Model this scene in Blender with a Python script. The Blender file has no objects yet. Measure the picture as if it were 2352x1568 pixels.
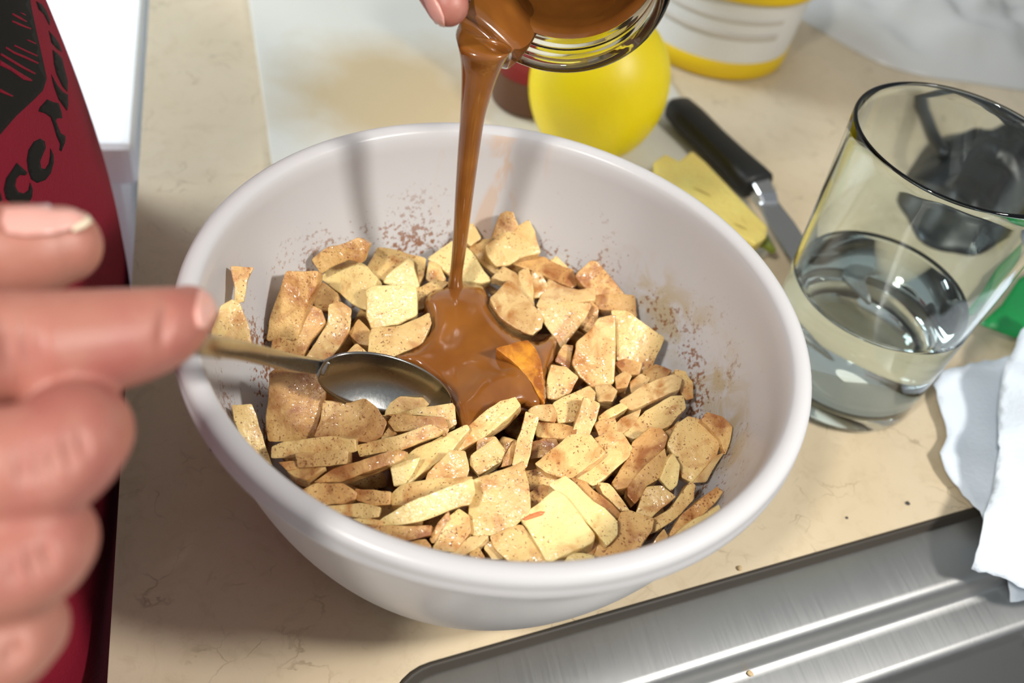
import bpy, bmesh, math, random
import numpy as np
from mathutils import Vector, Matrix, noise
from mathutils.bvhtree import BVHTree
from mathutils.geometry import delaunay_2d_cdt

random.seed(7)
SC = bpy.context.scene
COL = SC.collection

# ------------------------------------------------------------------ camera
CAM = np.array([-0.0827, -0.22423, 0.32442])
AX_R = np.array([0.96430, -0.21432, 0.15535])
AX_U = np.array([0.04861, 0.72003, 0.69224])
AX_F = np.array([0.26023, 0.66001, -0.70474])
FPX = 2250.0
cd = bpy.data.cameras.new('camera')
cam = bpy.data.objects.new('camera', cd)
COL.objects.link(cam)
m = Matrix.Identity(4)
for i in range(3):
    m[i][0], m[i][1], m[i][2], m[i][3] = AX_R[i], AX_U[i], -AX_F[i], CAM[i]
cam.matrix_world = m
cd.sensor_width = 36.0
cd.lens = 36.0 * FPX / 2352.0
cd.clip_start = 0.01
cd.dof.use_dof = True
cd.dof.focus_distance = 0.345
cd.dof.aperture_fstop = 8.0
SC.camera = cam

# ------------------------------------------------------------------ world, lamps, exposure
w = bpy.data.worlds.new('room_light')
SC.world = w
w.use_nodes = True
w.node_tree.nodes['Background'].inputs[0].default_value = (0.86, 0.93, 1.0, 1)
w.node_tree.nodes['Background'].inputs[1].default_value = 0.32


def area_lamp(name, loc, target, size, power, col, spread=180):
    ld = bpy.data.lights.new(name, 'AREA')
    ld.shape = 'DISK'
    ld.size = size
    ld.energy = power
    ld.color = col
    ld.spread = math.radians(spread)
    o = bpy.data.objects.new(name, ld)
    COL.objects.link(o)
    o.location = loc
    o.rotation_euler = (Vector(target) - Vector(loc)).to_track_quat('-Z', 'Y').to_euler()
    return o


area_lamp('hood_lamp', (0.45, -0.37, 0.68), (0.03, 0.0, 0.05), 0.11, 1.0, (1.0, 0.96, 0.90), 72)
area_lamp('hood_lamp.001', (-0.47, -0.43, 0.82), (0.03, 0.0, 0.05), 0.09, 0.92, (1.0, 0.955, 0.89), 72)
area_lamp('added_fill_lamp', (0.75, 0.95, 1.5), (0.1, 0.1, 0.0), 0.5, 0.4, (1.0, 0.93, 0.82))  # unseen source, added as soft fill from above the back right
area_lamp('window_light', (-1.1, 0.85, 0.9), (-0.4, 0.6, -0.1), 0.7, 7.0, (0.80, 0.90, 1.0), 70)

vs = SC.view_settings
vs.view_transform = 'Standard'
vs.look = 'None'
vs.gamma = 1.0
vs.use_curve_mapping = False
vs.exposure = 0.1


# ------------------------------------------------------------------ pixel <-> place helpers
def ray(x, y):
    return AX_F + (x - 1176.0) / FPX * AX_R - (y - 784.0) / FPX * AX_U


def at(x, y, z=0.0):
    d = ray(x, y)
    return CAM + d * ((z - CAM[2]) / d[2])


def atd(x, y, t):
    return CAM + ray(x, y) * t


def on_surface(x, y, g):
    p = at(x, y, 0.02)
    for _ in range(12):
        p = at(x, y, 0.5 * (g(p[0], p[1]) + p[2]))
    return p


# ------------------------------------------------------------------ object helpers
def mesh_obj(name, verts, faces, mat=None, parent=None, smooth=True, loc=None):
    me = bpy.data.meshes.new(name)
    vv = [tuple(map(float, v)) for v in verts]
    if loc is not None:
        vv = [(v[0] - loc[0], v[1] - loc[1], v[2] - loc[2]) for v in vv]
    me.from_pydata(vv, [], [tuple(f) for f in faces])
    me.update()
    if smooth:
        me.polygons.foreach_set('use_smooth', [True] * len(me.polygons))
    o = bpy.data.objects.new(name, me)
    COL.objects.link(o)
    if loc is not None:
        o.location = tuple(map(float, loc))
    if mat:
        me.materials.append(mat)
    if parent is not None:
        o.parent = parent
    return o


def tag(o, label=None, cat=None, group=None, kind=None):
    if label:
        o['label'] = label
    if cat:
        o['category'] = cat
    if group:
        o['group'] = group
    if kind:
        o['kind'] = kind
    return o


def empty(name, loc=(0, 0, 0)):
    o = bpy.data.objects.new(name, None)
    o.empty_display_size = 0.02
    COL.objects.link(o)
    o.location = tuple(map(float, loc))
    return o


def fix_normals(o):
    bm = bmesh.new()
    bm.from_mesh(o.data)
    bmesh.ops.recalc_face_normals(bm, faces=bm.faces)
    bm.to_mesh(o.data)
    bm.free()
    return o


def lathe(profile, n=96, a0=0.0, a1=2 * math.pi):
    """profile: list of (r, z); closed around z."""
    full = abs(a1 - a0 - 2 * math.pi) < 1e-6
    cnt = n if full else n + 1
    V, Fc = [], []
    for r, z in profile:
        for k in range(cnt):
            a = a0 + (a1 - a0) * k / n
            V.append((r * math.cos(a), r * math.sin(a), z))
    for i in range(len(profile) - 1):
        for k in range(n):
            k2 = (k + 1) % cnt
            Fc.append((i * cnt + k, i * cnt + k2, (i + 1) * cnt + k2, (i + 1) * cnt + k))
    return V, Fc


def spline(pts, sub=6):
    """Catmull-Rom through points (any dimension)."""
    P_ = [np.array(p, float) for p in pts]
    P_ = [2 * P_[0] - P_[1]] + P_ + [2 * P_[-1] - P_[-2]]
    out = []
    for i in range(1, len(P_) - 2):
        p0, p1, p2, p3 = P_[i - 1:i + 3]
        for k in range(sub):
            t = k / sub
            out.append(0.5 * ((2 * p1) + (-p0 + p2) * t + (2 * p0 - 5 * p1 + 4 * p2 - p3) * t * t + (-p0 + 3 * p1 - 3 * p2 + p3) * t ** 3))
    out.append(P_[-2])
    return out


def tube(path, radii, n=20, cap=True):
    """round-ended tube along path."""
    path = [np.array(p, float) for p in path]
    V, Fc = [], []
    rings = []
    ref = np.array([0.0, 0.0, 1.0])
    t0 = path[1] - path[0]
    t0 /= np.linalg.norm(t0)
    if abs(t0 @ ref) > 0.9:
        ref = np.array([0.0, 1.0, 0.0])
    u = np.cross(t0, ref)
    u /= np.linalg.norm(u)
    pts, rad, tan = [], [], []
    N = len(path)
    for i in range(N):
        t = path[min(i + 1, N - 1)] - path[max(i - 1, 0)]
        t /= np.linalg.norm(t)
        tan.append(t)
    seq = []
    if cap:
        for k in range(5):
            a = math.pi / 2 * (1 - k / 5)
            seq.append((path[0] - tan[0] * radii[0] * math.sin(a), radii[0] * math.cos(a) + 1e-5, tan[0]))
    for i in range(N):
        seq.append((path[i], radii[i], tan[i]))
    if cap:
        for k in range(1, 6):
            a = math.pi / 2 * k / 5
            seq.append((path[-1] + tan[-1] * radii[-1] * math.sin(a), radii[-1] * math.cos(a) + 1e-5, tan[-1]))
    for p, r, t in seq:
        u = u - t * (u @ t)
        u /= np.linalg.norm(u)
        v = np.cross(t, u)
        for k in range(n):
            a = 2 * math.pi * k / n
            V.append(p + r * (math.cos(a) * u + math.sin(a) * v))
    for i in range(len(seq) - 1):
        for k in range(n):
            k2 = (k + 1) % n
            Fc.append((i * n + k, i * n + k2, (i + 1) * n + k2, (i + 1) * n + k))
    Fc.append(tuple(range(n))[::-1])
    b = (len(seq) - 1) * n
    Fc.append(tuple(b + k for k in range(n)))
    return V, Fc


def join_parts(parts):
    V, Fc = [], []
    for v, f in parts:
        b = len(V)
        V += list(v)
        Fc += [tuple(b + i for i in ff) for ff in f]
    return V, Fc


def in_poly(x, y, poly):
    c = False
    j = len(poly) - 1
    for i in range(len(poly)):
        xi, yi = poly[i]
        xj, yj = poly[j]
        if (yi > y) != (yj > y) and x < (xj - xi) * (y - yi) / (yj - yi) + xi:
            c = not c
        j = i
    return c


def poly_dist(x, y, poly):
    best = 1e9
    for i in range(len(poly)):
        ax, ay = poly[i]
        bx, by = poly[(i + 1) % len(poly)]
        dx, dy = bx - ax, by - ay
        L = dx * dx + dy * dy
        t = 0 if L == 0 else max(0, min(1, ((x - ax) * dx + (y - ay) * dy) / L))
        best = min(best, math.hypot(x - ax - t * dx, y - ay - t * dy))
    return best


def fill_outline(poly, step):
    """CDT of an outline with grid points inside -> 2-D points and triangles."""
    pts = []
    for i in range(len(poly)):
        a = np.array(poly[i], float)
        b = np.array(poly[(i + 1) % len(poly)], float)
        n = max(1, int(np.linalg.norm(b - a) / step))
        for k in range(n):
            pts.append(tuple(a + (b - a) * k / n))
    nb = len(pts)
    xs = [p[0] for p in pts]
    ys = [p[1] for p in pts]
    y = min(ys) + step * 0.5
    row = 0
    while y < max(ys):
        x = min(xs) + (0.5 * step if row % 2 else 0)
        while x < max(xs):
            if in_poly(x, y, poly) and poly_dist(x, y, poly) > step * 0.45:
                pts.append((x, y))
            x += step
        y += step
        row += 1
    r = delaunay_2d_cdt([Vector(p) for p in pts], [(i, (i + 1) % nb) for i in range(nb)], [list(range(nb))], 1, 1e-6)
    return [tuple(v) for v in r[0]], [tuple(f) for f in r[2]]


def smooth_poly(poly, it=1, k=0.2):
    P_ = [np.array(p, float) for p in poly]
    for _ in range(it):
        Q = []
        for i in range(len(P_)):
            a, b = P_[i], P_[(i + 1) % len(P_)]
            Q += [a * (1 - k) + b * k, a * k + b * (1 - k)]
        P_ = Q
    return P_


# ------------------------------------------------------------------ materials
def new_mat(name):
    mt = bpy.data.materials.new(name)
    mt.use_nodes = True
    nt = mt.node_tree
    b = nt.nodes['Principled BSDF']
    return mt, nt, b


def srgb(r, g, b):
    f = lambda c: (c / 255 / 12.92) if c / 255 <= 0.04045 else ((c / 255 + 0.055) / 1.055) ** 2.4
    return (f(r), f(g), f(b), 1)


def nd(nt, t, **kw):
    n = nt.nodes.new(t)
    for k, v in kw.items():
        if k in n.inputs:
            n.inputs[k].default_value = v
        else:
            setattr(n, k, v)
    return n


def simple(name, col, rough=0.5, metal=0.0, spec=0.5, sss=0.0, sr=(0.003, 0.002, 0.001), coat=0.0, bump=0.0, bscale=200.0):
    mt, nt, b = new_mat(name)
    b.inputs['Base Color'].default_value = col
    b.inputs['Roughness'].default_value = rough
    b.inputs['Metallic'].default_value = metal
    b.inputs['Specular IOR Level'].default_value = spec
    b.inputs['Coat Weight'].default_value = coat
    b.inputs['Coat Roughness'].default_value = 0.1
    if sss:
        b.inputs['Subsurface Weight'].default_value = sss
        b.inputs['Subsurface Radius'].default_value = (1, 0.5, 0.3)
        b.inputs['Subsurface Scale'].default_value = sr[0]
    if bump:
        tc = nd(nt, 'ShaderNodeTexCoord')
        n = nd(nt, 'ShaderNodeTexNoise')
        n.inputs['Scale'].default_value = bscale
        n.inputs['Detail'].default_value = 4
        bp = nd(nt, 'ShaderNodeBump')
        bp.inputs['Strength'].default_value = bump
        bp.inputs['Distance'].default_value = 0.001
        nt.links.new(tc.outputs['Object'], n.inputs['Vector'])
        nt.links.new(n.outputs['Fac'], bp.inputs['Height'])
        nt.links.new(bp.outputs['Normal'], b.inputs['Normal'])
    return mt


def ramp(nt, src, stops):
    r = nd(nt, 'ShaderNodeValToRGB')
    el = r.color_ramp.elements
    while len(el) < len(stops):
        el.new(0.5)
    for e, (p, c) in zip(el, stops):
        e.position = p
        e.color = c if len(c) == 4 else (*c, 1)
    nt.links.new(src, r.inputs['Fac'])
    return r


def mixc(nt, fac, a, b):
    x = nd(nt, 'ShaderNodeMix', data_type='RGBA')
    for s, v in ((0, fac), (6, a), (7, b)):
        if hasattr(v, 'links') or hasattr(v, 'is_output'):
            nt.links.new(v, x.inputs[s])
        else:
            x.inputs[s].default_value = v
    return x.outputs[2]


def math_(nt, op, a, b=None, c=None):
    x = nd(nt, 'ShaderNodeMath', operation=op)
    for i, v in enumerate((a, b, c)):
        if v is None:
            continue
        if hasattr(v, 'is_output'):
            nt.links.new(v, x.inputs[i])
        else:
            x.inputs[i].default_value = v
    return x.outputs[0]


def noise_tex(nt, vec, scale, detail=3.0, rough=0.55, dist=0.0, w=None):
    n = nd(nt, 'ShaderNodeTexNoise')
    if w is not None:
        n.noise_dimensions = '4D'
        nt.links.new(w, n.inputs['W'])
    n.inputs['Scale'].default_value = scale
    n.inputs['Detail'].default_value = detail
    n.inputs['Roughness'].default_value = rough
    n.inputs['Distortion'].default_value = dist
    nt.links.new(vec, n.inputs['Vector'])
    return n.outputs['Fac']


def apple_material(name, base, tint, stain, stain_lo, speck, rough, wet, sss=0.25, dark=1.0):
    mt, nt, b = new_mat(name)
    tc = nd(nt, 'ShaderNodeTexCoord')
    oi = nd(nt, 'ShaderNodeObjectInfo')
    vec = tc.outputs['Object']
    wv = math_(nt, 'MULTIPLY', oi.outputs['Random'], 37.0)
    n1 = noise_tex(nt, vec, 110, 3, 0.55, 0.6, wv)
    n2 = noise_tex(nt, vec, 60, 2, 0.5, 0.3, wv)
    c0 = mixc(nt, ramp(nt, n2, [(0.35, (0, 0, 0)), (0.65, (1, 1, 1))]).outputs[0], base, tint)
    c1 = mixc(nt, ramp(nt, n1, [(stain_lo, (0, 0, 0)), (stain_lo + 0.2, (1, 1, 1))]).outputs[0], c0, stain)
    # cinnamon grains: fine dark specks, denser in clusters
    sp = noise_tex(nt, vec, 1300, 2, 0.5, 0.0, wv)
    cl = noise_tex(nt, vec, 90, 3, 0.6, 0.0, wv)
    thr = math_(nt, 'ADD', sp, math_(nt, 'MULTIPLY', cl, 0.32))
    sm = ramp(nt, thr, [(speck, (0, 0, 0)), (speck + 0.035, (1, 1, 1))]).outputs[0]
    c2 = mixc(nt, math_(nt, 'MULTIPLY', sm, 0.8), c1, srgb(126, 70, 30))
    # small differences between pieces
    var = math_(nt, 'MULTIPLY_ADD', oi.outputs['Random'], 0.22, 0.86 * dark)
    hs = nd(nt, 'ShaderNodeHueSaturation')
    nt.links.new(c2, hs.inputs['Color'])
    nt.links.new(var, hs.inputs['Value'])
    nt.links.new(hs.outputs['Color'], b.inputs['Base Color'])
    b.inputs['Roughness'].default_value = rough
    b.inputs['Subsurface Weight'].default_value = sss
    b.inputs['Subsurface Radius'].default_value = (1.0, 0.55, 0.2)
    b.inputs['Subsurface Scale'].default_value = 0.003
    b.inputs['Coat Weight'].default_value = wet
    b.inputs['Coat Roughness'].default_value = 0.07
    b.inputs['Coat IOR'].default_value = 1.4
    bn = noise_tex(nt, vec, 330, 3, 0.6, 0.0, wv)
    bp = nd(nt, 'ShaderNodeBump')
    bp.inputs['Strength'].default_value = 0.6
    bp.inputs['Distance'].default_value = 0.0012
    nt.links.new(bn, bp.inputs['Height'])
    nt.links.new(bp.outputs['Normal'], b.inputs['Normal'])
    cb = noise_tex(nt, vec, 300, 2, 0.5, 0.0, wv)
    bp2 = nd(nt, 'ShaderNodeBump')
    bp2.inputs['Strength'].default_value = 1.0
    bp2.inputs['Distance'].default_value = 0.0014
    nt.links.new(cb, bp2.inputs['Height'])
    nt.links.new(bp2.outputs['Normal'], b.inputs['Coat Normal'])
    return mt


FLESH = srgb(230, 200, 134)
M = {}
M['dusted'] = apple_material('apple_dusted', FLESH, srgb(222, 186, 122), srgb(188, 130, 70), 0.48, 0.785, 0.40, 0.6)
M['browned'] = apple_material('apple_browned', srgb(218, 180, 116), srgb(204, 156, 94), srgb(158, 98, 46), 0.44, 0.775, 0.42, 0.55)
M['pale'] = apple_material('apple_pale', srgb(240, 218, 154), srgb(232, 204, 138), srgb(202, 150, 82), 0.54, 0.82, 0.36, 0.6)
M['syrupy'] = apple_material('apple_syrupy', srgb(228, 198, 140), srgb(214, 176, 116), srgb(178, 120, 62), 0.47, 0.81, 0.24, 1.0)
M['caramel_coated'] = apple_material('apple_caramel_coated', srgb(222, 156, 50), srgb(196, 120, 34), srgb(150, 84, 26), 0.42, 0.9, 0.2, 1.0)
M['core'] = apple_material('apple_core', srgb(236, 216, 120), srgb(230, 204, 110), srgb(196, 160, 80), 0.62, 0.95, 0.5, 0.1)


def counter_material():
    mt, nt, b = new_mat('stone_pattern_laminate')
    tc = nd(nt, 'ShaderNodeTexCoord')
    v = tc.outputs['Object']
    n1 = noise_tex(nt, v, 9, 5, 0.6, 0.5)
    n2 = noise_tex(nt, v, 70, 6, 0.7, 1.2)
    c = mixc(nt, ramp(nt, n1, [(0.3, (0, 0, 0)), (0.7, (1, 1, 1))]).outputs[0], srgb(214, 198, 170), srgb(204, 186, 154))
    c = mixc(nt, ramp(nt, n2, [(0.52, (0, 0, 0)), (0.8, (0.55, 0.55, 0.55))]).outputs[0], c, srgb(178, 158, 126))
    # hairline veins
    vn = nd(nt, 'ShaderNodeTexVoronoi', feature='DISTANCE_TO_EDGE')
    vn.inputs['Scale'].default_value = 55
    dv = nd(nt, 'ShaderNodeTexNoise')
    dv.inputs['Scale'].default_value = 34
    dv.inputs['Detail'].default_value = 5
    nt.links.new(v, dv.inputs['Vector'])
    mv = nd(nt, 'ShaderNodeVectorMath', operation='MULTIPLY_ADD')
    nt.links.new(dv.outputs['Color'], mv.inputs[0])
    mv.inputs[1].default_value = (0.045, 0.045, 0.045)
    nt.links.new(v, mv.inputs[2])
    nt.links.new(mv.outputs[0], vn.inputs['Vector'])
    vm = ramp(nt, vn.outputs['Distance'], [(0.0, (1, 1, 1)), (0.035, (0, 0, 0))]).outputs[0]
    gate = ramp(nt, noise_tex(nt, v, 40, 2), [(0.53, (0, 0, 0)), (0.66, (0.5, 0.5, 0.5))]).outputs[0]
    vv = nd(nt, 'ShaderNodeMix', data_type='RGBA', blend_type='MULTIPLY')
    vv.inputs[0].default_value = 1
    nt.links.new(vm, vv.inputs[6])
    nt.links.new(gate, vv.inputs[7])
    c = mixc(nt, vv.outputs[2], c, srgb(120, 98, 68))
    nt.links.new(c, b.inputs['Base Color'])
    b.inputs['Roughness'].default_value = 0.42
    bp = nd(nt, 'ShaderNodeBump')
    bp.inputs['Strength'].default_value = 0.25
    bp.inputs['Distance'].default_value = 0.0006
    nt.links.new(n2, bp.inputs['Height'])
    nt.links.new(bp.outputs['Normal'], b.inputs['Normal'])
    return mt


M['counter'] = counter_material()


def bowl_material():
    mt, nt, b = new_mat('frosted_white_plastic')
    tc = nd(nt, 'ShaderNodeTexCoord')
    v = tc.outputs['Object']
    sx = nd(nt, 'ShaderNodeSeparateXYZ')
    nt.links.new(v, sx.inputs[0])
    X, Y, Z = sx.outputs
    rad = math_(nt, 'SQRT', math_(nt, 'ADD', math_(nt, 'MULTIPLY', X, X), math_(nt, 'MULTIPLY', Y, Y)))
    # inner surface test: distance from the outer wall profile
    zz = math_(nt, 'DIVIDE', Z, 0.105)
    om = math_(nt, 'SUBTRACT', 1.0, zz)
    rout = math_(nt, 'SUBTRACT', 0.0988, math_(nt, 'MULTIPLY', math_(nt, 'MULTIPLY', om, om), 0.0388))
    inner = math_(nt, 'LESS_THAN', rad, math_(nt, 'SUBTRACT', rout, 0.0009))
    # dried cinnamon specks on a band above the heap
    sp = noise_tex(nt, v, 520, 2, 0.6)
    cl = noise_tex(nt, v, 36, 3, 0.6)
    band = ramp(nt, Z, [(0.052, (1, 1, 1)), (0.088, (0, 0, 0))]).outputs[0]
    side = ramp(nt, math_(nt, 'ABSOLUTE', X), [(0.03, (0.75, 0.75, 0.75)), (0.075, (1, 1, 1))]).outputs[0]
    s = math_(nt, 'ADD', math_(nt, 'MULTIPLY', sp, 0.8), math_(nt, 'MULTIPLY', cl, 0.9))
    s = math_(nt, 'ADD', s, math_(nt, 'MULTIPLY', math_(nt, 'MULTIPLY', band, side), 0.12))
    smask = ramp(nt, math_(nt, 'MULTIPLY', s, 0.7), [(0.712, (0, 0, 0)), (0.775, (1, 1, 1))]).outputs[0]
    smask = math_(nt, 'MULTIPLY', math_(nt, 'MULTIPLY', smask, inner), math_(nt, 'MULTIPLY', band, 0.95))
    # caramel smear below the stream, on the back wall
    st = nd(nt, 'ShaderNodeMapping')
    st.inputs['Scale'].default_value = (1, 1, 0.35)
    nt.links.new(v, st.inputs['Vector'])
    sm = noise_tex(nt, st.outputs[0], 75, 3, 0.6, 0.5)
    gx = ramp(nt, math_(nt, 'ABSOLUTE', math_(nt, 'SUBTRACT', X, 0.018)), [(0.004, (1, 1, 1)), (0.03, (0, 0, 0))]).outputs[0]
    yb = math_(nt, 'GREATER_THAN', Y, 0.02)
    smear = ramp(nt, math_(nt, 'ADD', sm, math_(nt, 'MULTIPLY', gx, 0.16)), [(0.66, (0, 0, 0)), (0.76, (0.4, 0.4, 0.4))]).outputs[0]
    smear = math_(nt, 'MULTIPLY', math_(nt, 'MULTIPLY', smear, inner), math_(nt, 'MULTIPLY', gx, yb))
    fz = ramp(nt, math_(nt, 'ABSOLUTE', math_(nt, 'SUBTRACT', Z, 0.060)), [(0.004, (1, 1, 1)), (0.020, (0, 0, 0))]).outputs[0]
    fx = ramp(nt, X, [(0.060, (0, 0, 0)), (0.082, (1, 1, 1))]).outputs[0]
    fm = ramp(nt, noise_tex(nt, v, 62, 4, 0.65, 0.6), [(0.44, (0, 0, 0)), (0.60, (0.75, 0.75, 0.75))]).outputs[0]
    film = math_(nt, 'MULTIPLY', math_(nt, 'MULTIPLY', fm, inner), math_(nt, 'MULTIPLY', fz, fx))
    base = mixc(nt, film, srgb(218, 217, 218), srgb(198, 176, 128))
    c = mixc(nt, smear, base, srgb(222, 172, 116))
    c = mixc(nt, smask, c, srgb(150, 92, 44))
    nt.links.new(c, b.inputs['Base Color'])
    b.inputs['Roughness'].default_value = 0.3
    b.inputs['Specular IOR Level'].default_value = 0.45
    tr = nd(nt, 'ShaderNodeBsdfTranslucent')
    nt.links.new(c, tr.inputs['Color'])
    mx = nd(nt, 'ShaderNodeMixShader')
    mx.inputs[0].default_value = 0.25
    nt.links.new(b.outputs[0], mx.inputs[1])
    nt.links.new(tr.outputs[0], mx.inputs[2])
    nt.links.new(mx.outputs[0], nt.nodes['Material Output'].inputs['Surface'])
    return mt


M['bowl'] = bowl_material()


def glass_material(name, tint, rough=0.0, ior=1.47):
    mt, nt, b = new_mat(name)
    b.inputs['Base Color'].default_value = tint
    b.inputs['Transmission Weight'].default_value = 1.0
    b.inputs['Roughness'].default_value = rough
    b.inputs['IOR'].default_value = ior
    return mt


M['glass'] = glass_material('clear_greenish_glass', (0.93, 0.985, 0.96, 1), 0.0, 1.45)
M['jar_glass'] = glass_material('clear_jar_glass', (0.97, 0.98, 0.96, 1), 0.0, 1.4)
M['water'] = glass_material('water', (0.985, 1.0, 0.99, 1), 0.0, 1.33)


def caramel_material():
    mt, nt, b = new_mat('caramel_sauce')
    tc = nd(nt, 'ShaderNodeTexCoord')
    n = noise_tex(nt, tc.outputs['Object'], 45, 2, 0.5, 0.8)
    c = mixc(nt, ramp(nt, n, [(0.35, (0, 0, 0)), (0.7, (1, 1, 1))]).outputs[0], srgb(124, 74, 30), srgb(144, 90, 36))
    nt.links.new(c, b.inputs['Base Color'])
    b.inputs['Roughness'].default_value = 0.16
    b.inputs['Subsurface Weight'].default_value = 0.08
    b.inputs['Subsurface Radius'].default_value = (1.0, 0.5, 0.15)
    b.inputs['Subsurface Scale'].default_value = 0.004
    b.inputs['Coat Weight'].default_value = 0.6
    b.inputs['Coat Roughness'].default_value = 0.06
    return mt


M['caramel'] = caramel_material()


def steel_material(name, dirv, rough, col=(0.56, 0.56, 0.54, 1)):
    mt, nt, b = new_mat(name)
    tc = nd(nt, 'ShaderNodeTexCoord')
    mp = nd(nt, 'ShaderNodeMapping')
    mp.inputs['Rotation'].default_value = (0, 0, dirv)
    mp.inputs['Scale'].default_value = (900, 25, 900)
    nt.links.new(tc.outputs['Object'], mp.inputs['Vector'])
    n = noise_tex(nt, mp.outputs[0], 1.0, 3, 0.6)
    r = nd(nt, 'ShaderNodeMapRange')
    r.inputs['To Min'].default_value = rough - 0.07
    r.inputs['To Max'].default_value = rough + 0.07
    nt.links.new(n, r.inputs['Value'])
    nt.links.new(r.outputs[0], b.inputs['Roughness'])
    b.inputs['Base Color'].default_value = col
    b.inputs['Metallic'].default_value = 1.0
    bp = nd(nt, 'ShaderNodeBump')
    bp.inputs['Strength'].default_value = 0.08
    bp.inputs['Distance'].default_value = 0.0003
    nt.links.new(n, bp.inputs['Height'])
    nt.links.new(bp.outputs['Normal'], b.inputs['Normal'])
    return mt


M['sink_steel'] = steel_material('brushed_sink_steel', 0.15, 0.44, (0.5, 0.5, 0.49, 1))
M['spoon_steel'] = steel_material('worn_spoon_steel', 0.0, 0.25, (0.36, 0.36, 0.345, 1))
M['knife_steel'] = steel_material('knife_steel', 0.6, 0.25, (0.6, 0.6, 0.6, 1))


def skin_material():
    mt, nt, b = new_mat('skin')
    tc = nd(nt, 'ShaderNodeTexCoord')
    v = tc.outputs['Object']
    n1 = noise_tex(nt, v, 45, 3, 0.55)
    n2 = noise_tex(nt, v, 140, 3, 0.6)
    c = mixc(nt, ramp(nt, n1, [(0.38, (0, 0, 0)), (0.66, (1, 1, 1))]).outputs[0], srgb(176, 118, 101), srgb(168, 100, 90))
    c = mixc(nt, ramp(nt, n2, [(0.5, (0, 0, 0)), (0.75, (0.5, 0.5, 0.5))]).outputs[0], c, srgb(184, 130, 114))
    nt.links.new(c, b.inputs['Base Color'])
    b.inputs['Roughness'].default_value = 0.46
    b.inputs['Subsurface Weight'].default_value = 0.2
    b.inputs['Subsurface Radius'].default_value = (1.0, 0.35, 0.2)
    b.inputs['Subsurface Scale'].default_value = 0.005
    f = noise_tex(nt, v, 900, 3, 0.6)
    bp = nd(nt, 'ShaderNodeBump')
    bp.inputs['Strength'].default_value = 0.2
    bp.inputs['Distance'].default_value = 0.0004
    nt.links.new(f, bp.inputs['Height'])
    nt.links.new(bp.outputs['Normal'], b.inputs['Normal'])
    return mt


M['skin'] = skin_material()
M['nail'] = simple('fingernail', srgb(226, 168, 156), 0.28, sss=0.2, coat=0.3)
M['nail_tip'] = simple('fingernail_edge', srgb(240, 226, 196), 0.35)
M['red_cloth'] = simple('crimson_cotton', srgb(132, 18, 42), 0.85, spec=0.2, bump=0.5, bscale=700)
M['print'] = simple('black_print', srgb(16, 14, 14), 0.8, spec=0.2)
M['white_enamel'] = simple('white_enamel', srgb(248, 250, 250), 0.3)
M['floor'] = simple('pale_floor_tile', srgb(214, 212, 206), 0.5)
M['wall'] = simple('painted_wall', srgb(226, 222, 212), 0.8)
M['board'] = simple('white_cutting_board_plastic', srgb(226, 224, 216), 0.45, bump=0.2, bscale=300)
M['lemon'] = simple('yellow_bottle_plastic', srgb(240, 216, 10), 0.42, sss=0.25, sr=(0.006, 0, 0))
M['green'] = simple('green_plastic', srgb(20, 140, 70), 0.4)
M['tub_white'] = simple('white_tub_plastic', srgb(236, 234, 228), 0.4)
M['tub_yellow'] = simple('yellow_tub_plastic', srgb(238, 200, 20), 0.45)
M['tub_print'] = simple('grey_brown_print', srgb(212, 204, 192), 0.5)
M['black_handle'] = simple('black_handle_plastic', srgb(24, 24, 22), 0.45, bump=0.2, bscale=400)
M['spice_red'] = simple('red_spice_label', srgb(150, 18, 24), 0.4)
M['spice_brown'] = simple('ground_cinnamon', srgb(92, 60, 38), 0.5)
M['dark_strip'] = simple('dark_edge_strip', srgb(52, 46, 38), 0.6)
M['paper'] = simple('white_kitchen_paper', srgb(226, 236, 246), 0.9, spec=0.1, bump=0.4, bscale=500)
M['black_bag'] = simple('black_plastic_film', srgb(22, 24, 26), 0.35)
M['grey_bag'] = simple('blue_grey_plastic_film', srgb(92, 100, 122), 0.35)
M['crumb'] = simple('pale_crumb', srgb(196, 170, 128), 0.6)
M['seed'] = simple('dark_crumb', srgb(52, 50, 56), 0.6)
M['juice'] = simple('cinnamon_juice', srgb(104, 62, 28), 0.12, coat=0.6)


def film_material():
    mt, nt, b = new_mat('milky_plastic_film')
    b.inputs['Base Color'].default_value = srgb(236, 236, 232)
    b.inputs['Roughness'].default_value = 0.3
    t = nd(nt, 'ShaderNodeBsdfTransparent')
    mx = nd(nt, 'ShaderNodeMixShader')
    mx.inputs[0].default_value = 0.62
    nt.links.new(t.outputs[0], mx.inputs[1])
    nt.links.new(b.outputs[0], mx.inputs[2])
    nt.links.new(mx.outputs[0], nt.nodes['Material Output'].inputs['Surface'])
    return mt


M['film'] = film_material()

# ------------------------------------------------------------------ setting: floor, wall, worktop, sink
fl = mesh_obj('floor', [(-2, -1.5, -0.9), (2, -1.5, -0.9), (2, 1.5, -0.9), (-2, 1.5, -0.9)], [(0, 1, 2, 3)], M['floor'], smooth=False)
tag(fl, 'pale tiled kitchen floor', 'floor', kind='structure')
wb = mesh_obj('wall_back', [(-2, 1.02, -0.9), (2, 1.02, -0.9), (2, 1.02, 1.6), (-2, 1.02, 1.6)], [(0, 3, 2, 1)], M['wall'], smooth=False)
tag(wb, 'plain painted kitchen wall behind the worktop', 'wall', kind='structure')

# sink axes: the cut-out edge seen below the bowl
S0 = at(1085, 1490)
S1 = at(2230, 1165)
E1 = (S1 - S0) / np.linalg.norm(S1 - S0)
E2 = np.array([-E1[1], E1[0], 0.0])          # towards the back
SORG = S0 - E1 * 0.0
SL, SRT, SDP, SRAD = -0.036, 0.56, -0.40, 0.02


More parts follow.
